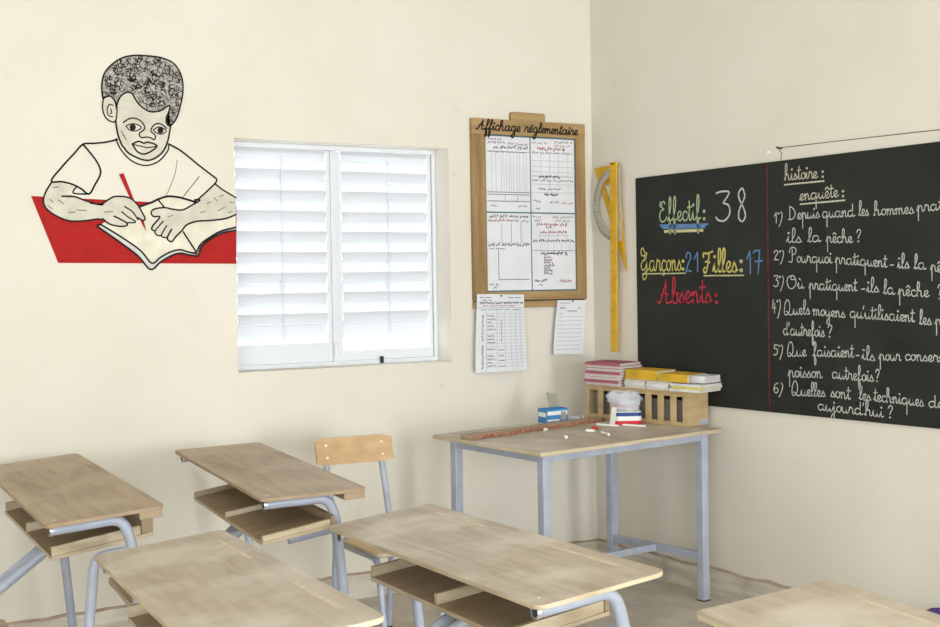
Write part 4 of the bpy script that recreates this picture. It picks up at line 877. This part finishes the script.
# blue and white chalk carton with its flap up
cart = empty('chalk_carton', (0, 0, 0), 0, 'small blue and white carton with a raised flap on the table', 'carton')
w_, d_, h_ = .118, .075, .066
mb = MB(); t_ = .002
mb.box(0, w_, 0, t_, 0, h_, 'tinblue'); mb.box(0, w_, d_-t_, d_, 0, h_, 'tinblue'); mb.box(0, t_, t_, d_-t_, 0, h_, 'tinblue'); mb.box(w_-t_, w_, t_, d_-t_, 0, h_, 'tinblue'); mb.box(t_, w_-t_, t_, d_-t_, 0, t_, 'cardboard')
mb.build('carton_body', cart)
mb = MB(); mb.add([(.062, d_, h_), (.116, d_, h_), (.112, d_+.008, h_+.062), (.054, d_+.008, h_+.07), (.062, d_+.002, h_), (.116, d_+.002, h_), (.112, d_+.010, h_+.062), (.054, d_+.010, h_+.07)], [(0, 1, 2, 3), (5, 4, 7, 6), (3, 2, 6, 7), (0, 3, 7, 4), (1, 5, 6, 2)], 'cardboard'); tag(mb.build('lid_flap', cart), 'grey cardboard flap')
mb = MB(); mb.box(.004, w_-.004, -.0012, -.0002, .038, .056, 'lab_white'); mb.box(.004, .07, -.0012, -.0002, .010, .018, 'lab_white'); mb.box(.078, .106, -.0014, -.0002, .012, .052, 'cardboard'); mb.box(-.0012, -.0002, .006, d_-.006, .03, .05, 'lab_white'); mb.build('printed_band', cart)
settle(cart, -.604, -.424, radians(-2), .0004)
# red, white and navy tin with a plastic bag of chalk in it
tin = empty('chalk_tub', (0, 0, 0), 0, 'rounded tub banded navy, white and red in front of the crate', 'tub')
def tub_ring(z0, z1, m, g=0.0): 
    mb = MB(); mb.prism(round_rect(-.066-g, .066+g, -.045-g, .045+g, .028, 6), z0, z1, m); return mb
tub_ring(0, .062, 'lab_white').build('tub_body', tin, .002)
tub_ring(.002, .021, 'lab_red', .0008).build('red_band', tin); tub_ring(.042, .059, 'lab_blue', .0008).build('navy_band', tin)
TUBX, TUBY = -.320, -.657
settle(tin, TUBX, TUBY, radians(-30), .0004)
bag = empty('plastic_bag', (0, 0, 0), 0, 'crumpled clear plastic bag of chalk sticks on top of the tub', 'plastic bag')
mb = MB(); nu, nv = 22, 8; vs = []; rg = random.Random(6)
for j in range(nv+1):
    t = j/nv; z = .002+.082*t; s = (.72+.42*sin(min(1, t*1.15)*pi*.55))*(1 if t < .85 else .86)
    for i in range(nu):
        a = 2*pi*i/nu; q = 1+rg.uniform(-.10, .10)
        vs.append((.072*s*q*cos(a)-.012*t, .046*s*q*sin(a)+.02*t, z+rg.uniform(-.006, .006)*(t > .1)))
mb.add(vs, [(j*nu+i, j*nu+(i+1) % nu, (j+1)*nu+(i+1) % nu, (j+1)*nu+i) for j in range(nv) for i in range(nu)], 'bag', True); mb.build('bag_film', bag)
mb = MB(); mb.add([(-.07, -.02, .02), (-.05, -.046, .02), (-.062, -.056, -.06), (-.082, -.03, -.055)], [(0, 1, 2, 3)], 'lab_white'); mb.build('hanging_corner', bag)
settle(bag, TUBX, TUBY, radians(-30), .0634)
def chalk(name, label, x, y, rz, l, m, dz=.0, tilt=0.0, group=None, r=.0052):
    mb = MB(); mb.tube([(-l/2, 0, r), (l/2, 0, r)], [r, r*.92], m, 10); o = mb.build(name); tag(o, label, 'chalk', group); settle(o, x, y, rz, .0003+dz)
    if tilt: o.matrix_world = o.matrix_world @ Matrix.Rotation(tilt, 4, 'Y')
    return o
for k in range(7):
    red = k in (2, 5); x = TUBX+rg.uniform(-.03, .03); y = TUBY+rg.uniform(-.02, .02)
    chalk('chalk_stick', ('red chalk stick inside the clear bag on the tub' if red else 'white chalk stick inside the clear bag on the tub'), x, y, rg.uniform(-1.2, .8), .07, 'redchalk' if red else 'chalkstick', .066+.011*(k % 4), rg.uniform(-.25, .25), 'chalk sticks in the bag')
chalk('chalk_stick', 'long white chalk stick lying left of the tub', -.432, -.660, radians(-66), .11, 'chalkstick', group='chalk on the table')
chalk('chalk_stick', 'long white chalk stick lying right in front of the tub', -.348, -.746, radians(-62), .11, 'chalkstick', group='chalk on the table')
chalk('chalk_stick', 'white chalk piece beside the red bit on the tabletop', -.615, -.774, radians(-65), .042, 'chalkstick', group='chalk on the table', r=.007)
chalk('chalk_stick', 'short red chalk bit on the tabletop', -.544, -.713, radians(-55), .03, 'redchalk', group='chalk on the table', r=.007)
chalk('chalk_stick', 'white chalk stick nearest the table\'s front edge', -.613, -.877, radians(74), .085, 'chalkstick', group='chalk on the table', r=.006)
chalk('chalk_stick', 'tiny white chalk stub by the wooden stick', -.749, -.622, 0.3, .018, 'chalkstick', group='chalk on the table', r=.007)
chalk('chalk_stick', 'tiny white chalk stub alone in the middle of the tabletop', -.816, -.866, 1.2, .018, 'chalkstick', group='chalk on the table', r=.007)
# crumpled clear wrapper behind the stick
wr = MB(); vs = []; n_ = 8
for j in range(n_+1):
    for i in range(n_+1):
        vs.append((-.05+.1*i/n_, -.035+.07*j/n_, .003+.016*rg.random()*(0 < i < n_)*(0 < j < n_)))
wr.add(vs, [(j*(n_+1)+i, j*(n_+1)+i+1, (j+1)*(n_+1)+i+1, (j+1)*(n_+1)+i) for j in range(n_) for i in range(n_)], 'bag', True)
o = wr.build('plastic_wrapper'); tag(o, 'crumpled clear plastic wrapper lying beyond the wooden stick', 'wrapper'); settle(o, -.385, -.350, radians(10), .0004)


# ------------------------------------------------------------------ school desks
def make_desk(x, y, rz, dz, tx, dz2, label, side_leg=False, name='school_desk', seat=(.16, .60), panel=True, wood='desk', shelf_at=(.20, 1.09, 0), shelf_a=(.05, .318)):
    Lh, Dp, z1, z2 = 1.317, .353, .743, .774+dz2
    root = empty(name, (x, y, 0), rz, label, 'desk', 'two-seater school desks')
    T = lambda a, b: z1+(z2-z1)*a/Dp+dz+tx*b                 # height of the sloped top surface
    K = lambda a, b, z: (a, b, z*(1+(dz+tx*b)/.74))          # the rest follows the height of the top
    top = MB(); top.prism(round_rect(0, Dp, 0, Lh, .03, 5), -.0115, 0, wood, lambda a, b, z: (a, b, T(a, b)+z), 'shelfwood' if wood == 'desk_brown' else 'desk_edge')
    tp = top.build('desktop', root, .003)
    for b0, b1 in ((.14, .50), (.82, 1.16)):
        g = MB(); g.prism(round_rect(.299, .311, b0, b1, .0055, 3), -.002, .0006, 'groove' if wood == 'desk' else 'groove_brown', lambda a, b, z: (a, b, T(a, b)+z)); g.build('pencil_groove', tp)
    sw = MB(); 
    for b in (.06,): sw.tube([(.035, b, T(.035, b)-.002), (.035, b, T(.035, b)+.0008)], .0045, 'screw', 10)
    sw.build('screw', tp)
    cl = MB(); cl.box(.275, .345, .004 if wood == 'desk_brown' else .12, Lh-.12, -.034, -.0118, 'shelfwood', lambda a, b, z: (a, b, T(a, b)+z)); cl.build('rear_rail', root, .002)
    # shelf with dividers
    sb, se, sd = shelf_at
    S = lambda a, b: (.598+sd+(a-.05)*.15)*(1+(dz+tx*b)/.74)
    a0, ra = shelf_a
    sh = MB(); sh.prism([(a0, sb), (ra, sb), (ra, se), (a0, se)], 0, .012, 'shelfwood', lambda a, b, z: (a, b, S(a, b)+z), 'desk_edge'); shelf = sh.build('book_shelf', root, .002)
    for b in (sb, (sb+se)/2-.009, se-.018):
        d = MB(); d.box(a0+.002, ra-.04 if panel else ra-.016, b, b+.018, .012, .030 if sd else .042, 'desk_edge', lambda a, bb, z: (a, bb, S(a, bb)+z)); d.build('divider', shelf, .002)
    bk = MB(); bk.box(ra-.038 if panel else ra-.014, ra, sb, se, .012, .07 if panel else .040, 'shelfwood', lambda a, b, z: (a, b, S(a, b)+z)); bk.build('back_board', shelf, .003)
    # end frames: a tube under the top that bends down into the leg
    r = .0165
    for b in (.055, Lh-.055):
        path = fillet([(.022, b, T(.022, b)-.0118-r), (.235, b, T(.235, b)-.0118-r), K(.262, b, .66), K(.322, b, 0)], .07)
        lg = MB(); lg.tube(path, r, 'tube', 14); leg = lg.build('leg', root)
        e = MB(); p = path[0]; e.tube([(.019, b, p.z), (.030, b, p.z)], r*1.03, 'tube_end', 14, False)
        e.tube([(.0195, b, p.z), (.0215, b, p.z)], r*.7, 'dark', 12); e.build('tube_end_ring', leg)
        ft = MB(); ft.tube([(.3225, b, 0), K(.319, b, .025)], r*1.12, 'dark', 12); ft.build('foot_cap', leg)
        zc = .600
        if side_leg and b < .1:
            pc = fillet([K(.268, b, .636), K(.150, b, .626), K(.130, b, .43), K(.085, b, 0)], .035)
        else:
            pc = [K(.266, b, .626), K(.10 if b < .6 else .23, b, .602 if b < .6 else .621)] if sd else [K(.266, b, .642), K(.10, .217 if b < .6 else se-.017, .587)]
        c = MB(); c.tube(pc, r*.95, 'tube', 12); c.build('cross_tube', root)
    # double tube from the desk down to its seat
    for b in (.60, .668):
        pth = fillet([K(.20, b, .584+sd), K(.15, b, .586+sd), (-.105, b, .414), (-.335, b, .413)], .06)
        t = MB(); t.tube(pth, .0175, 'tube', 14); t.build('seat_beam', root)
    s0, s1 = seat
    bs = MB(); bs.prism(round_rect(-.385, -.092, s0, s1, .025, 4), .432, .45, wood, None, 'desk_edge'); bs = bs.build('bench_seat', root, .003)
    f = MB(); f.tube(fillet([(-.22, s0+.04, 0), (-.22, s0+.04, .395), (-.22, .72, .395)], .05), .0165, 'tube', 12)
    f.box(-.33, -.11, s0+.06, s0+.09, .4116, .4318, 'tube'); f.box(-.33, -.11, s1-.09, s1-.06, .4116, .4318, 'tube'); f.build('seat_frame', bs)
    return root
DESKS = [
 ((-3.177, -1.551, -.074, .010, .016, -.002), 'school desk by the back wall under the mural, cut off at the left', True),
 ((-2.518, -1.589, -.132, .027, .012, -.021), 'school desk in front of the window beside the wooden chair', False),
 ((-3.311, -3.204, -.131, .019, -.033, .009), 'school desk in the near row in front of the mural desk', False),
 ((-2.465, -3.037, -.080, -.035, -.016, .011), 'school desk standing in the middle in front of the teacher\'s table', False),
 ((-2.538, -4.693, -.161, -.013, .014, .003), 'school desk nearest the blackboard, only its far end in view', False)]
for d_, lab, sl in DESKS:
    back = d_[1] > -2
    make_desk(*d_, lab, side_leg=sl, panel=sl, seat=(-.20, .21) if sl else (.16, .60), shelf_at=(.20, 1.12, 0) if sl else ((.0, .97, .010) if back else (.20, 1.09, 0)),
              shelf_a=(.05, .365) if sl else ((.0, .242) if back else (.05, .318)), wood='desk_brown' if back else 'desk')

# ------------------------------------------------------------------ wooden chair by the wall
def make_chair():
    root = empty('school_chair', (-1.678, -.80, 0), radians(-3), 'wooden chair with grey tube legs against the wall below the notice board', 'chair')
    mb = MB(); n = 10; w = .172; vs = []
    def bk(u, v, t):      # curved plywood back, leaning
        return (u, .230+.010*(1-(u/w)**2)+v*.26+t, .705+v)
    pts = round_rect(-w, w, 0, .108, .014, 4)
    # subdivide for the curve
    for k in range(n):
        u0, u1 = -w+2*w*k/n, -w+2*w*(k+1)/n
        trim = lambda u, top: (.108 if top else 0)
        c = .010
        def zlim(u):
            e = w-abs(u)
            return (c-math.sqrt(max(0, c*c-(c-e)**2))) if e < c else 0
        mb.add([bk(u0, zlim(u0), 0), bk(u1, zlim(u1), 0), bk(u1, .108-zlim(u1), 0), bk(u0, .108-zlim(u0), 0), bk(u0, zlim(u0), .012), bk(u1, zlim(u1), .012), bk(u1, .108-zlim(u1), .012), bk(u0, .108-zlim(u0), .012)],
               [(0, 1, 2, 3), (5, 4, 7, 6), (1, 0, 4, 5), (3, 2, 6, 7)]+([(0, 3, 7, 4)] if k == 0 else [])+([(2, 1, 5, 6)] if k == n-1 else []), 'chairwood')
    back = mb.build('backrest', root)
    mb = MB()
    for u in (-.125, .125):
        for v in (.03, .08):
            p = Vector(bk(u, v, 0)); mb.tube([p+Vector((0, .001, 0)), p+Vector((0, -.003, 0))], .0048, 'screw', 10)
    mb.build('bolt', back)
    s = MB(); s.prism(round_rect(-.150, .165, -.285, .10, .03, 4), .418, .432, 'chairwood', None, 'desk_edge'); s.build('seat', root, .003)
    r = .0135
    for sx in (-1, 1):
        x = sx*.125
        mb = MB(); mb.tube(fillet([(x, .275, .80), (x, .254, .70), (x, .165, .41), (x, .215, 0)], .08), r, 'tube', 12); l = mb.build('leg', root)
        f = MB(); f.tube([(x, .2125, .022), (x, .2153, 0)], r*1.15, 'dark', 10); f.build('foot_cap', l)
        mb = MB(); mb.tube(fillet([(x, .17, .403), (x, -.235, .403), (x, -.305, 0)], .05), r, 'tube', 12); l = mb.build('leg', root)
        f = MB(); f.tube([(x, -.3015, .022), (x, -.3053, 0)], r*1.15, 'dark', 10); f.build('foot_cap', l)
    mb = MB(); mb.tube([(-.125, -.18, .404), (.125, -.18, .404)], .011, 'tube', 10); mb.tube([(-.125, .08, .404), (.125, .08, .404)], .011, 'tube', 10); mb.build('seat_rail', root)
make_chair()

# ------------------------------------------------------------------ purple bag at the right edge
def make_bag():
    root = empty('purple_bag', (-.22, -2.31, 0), radians(20), 'purple cloth bag slumped on the floor by the right wall', 'bag')
    mb = MB(); nu, nv = 28, 14; vs = []; rnd = random.Random(4)
    for j in range(nv+1):
        t = j/nv; z = .245*t
        prof = (1-.25*t)*math.sqrt(max(0.0, 1-max(0, (t-.55)/.45)**2.2)) if t > .55 else (1-.25*t)*(.9+.1*sin(pi*t))
        for i in range(nu):
            a = 2*pi*i/nu; q = .045*sin(5*a+3*t)+.03*sin(9*a)
            sx = math.copysign(abs(cos(a))**.6, cos(a)); sy = math.copysign(abs(sin(a))**.6, sin(a))
            vs.append((.155*prof*sx*(1+q), .11*prof*sy*(1+q), z))
    fs = [(j*nu+i, j*nu+(i+1) % nu, (j+1)*nu+(i+1) % nu, (j+1)*nu+i) for j in range(nv) for i in range(nu)]
    mb.add(vs, fs+[tuple(range(nu))[::-1], tuple(nv*nu+i for i in range(nu))], 'purple', True); mb.build('bag_body', root)
    h = MB(); h.tube(fillet([(-.05, -.06, .225), (-.045, -.085, .245), (.045, -.085, .245), (.05, -.06, .225)], .04), .007, 'purple', 8); h.build('handle', root)
make_bag()
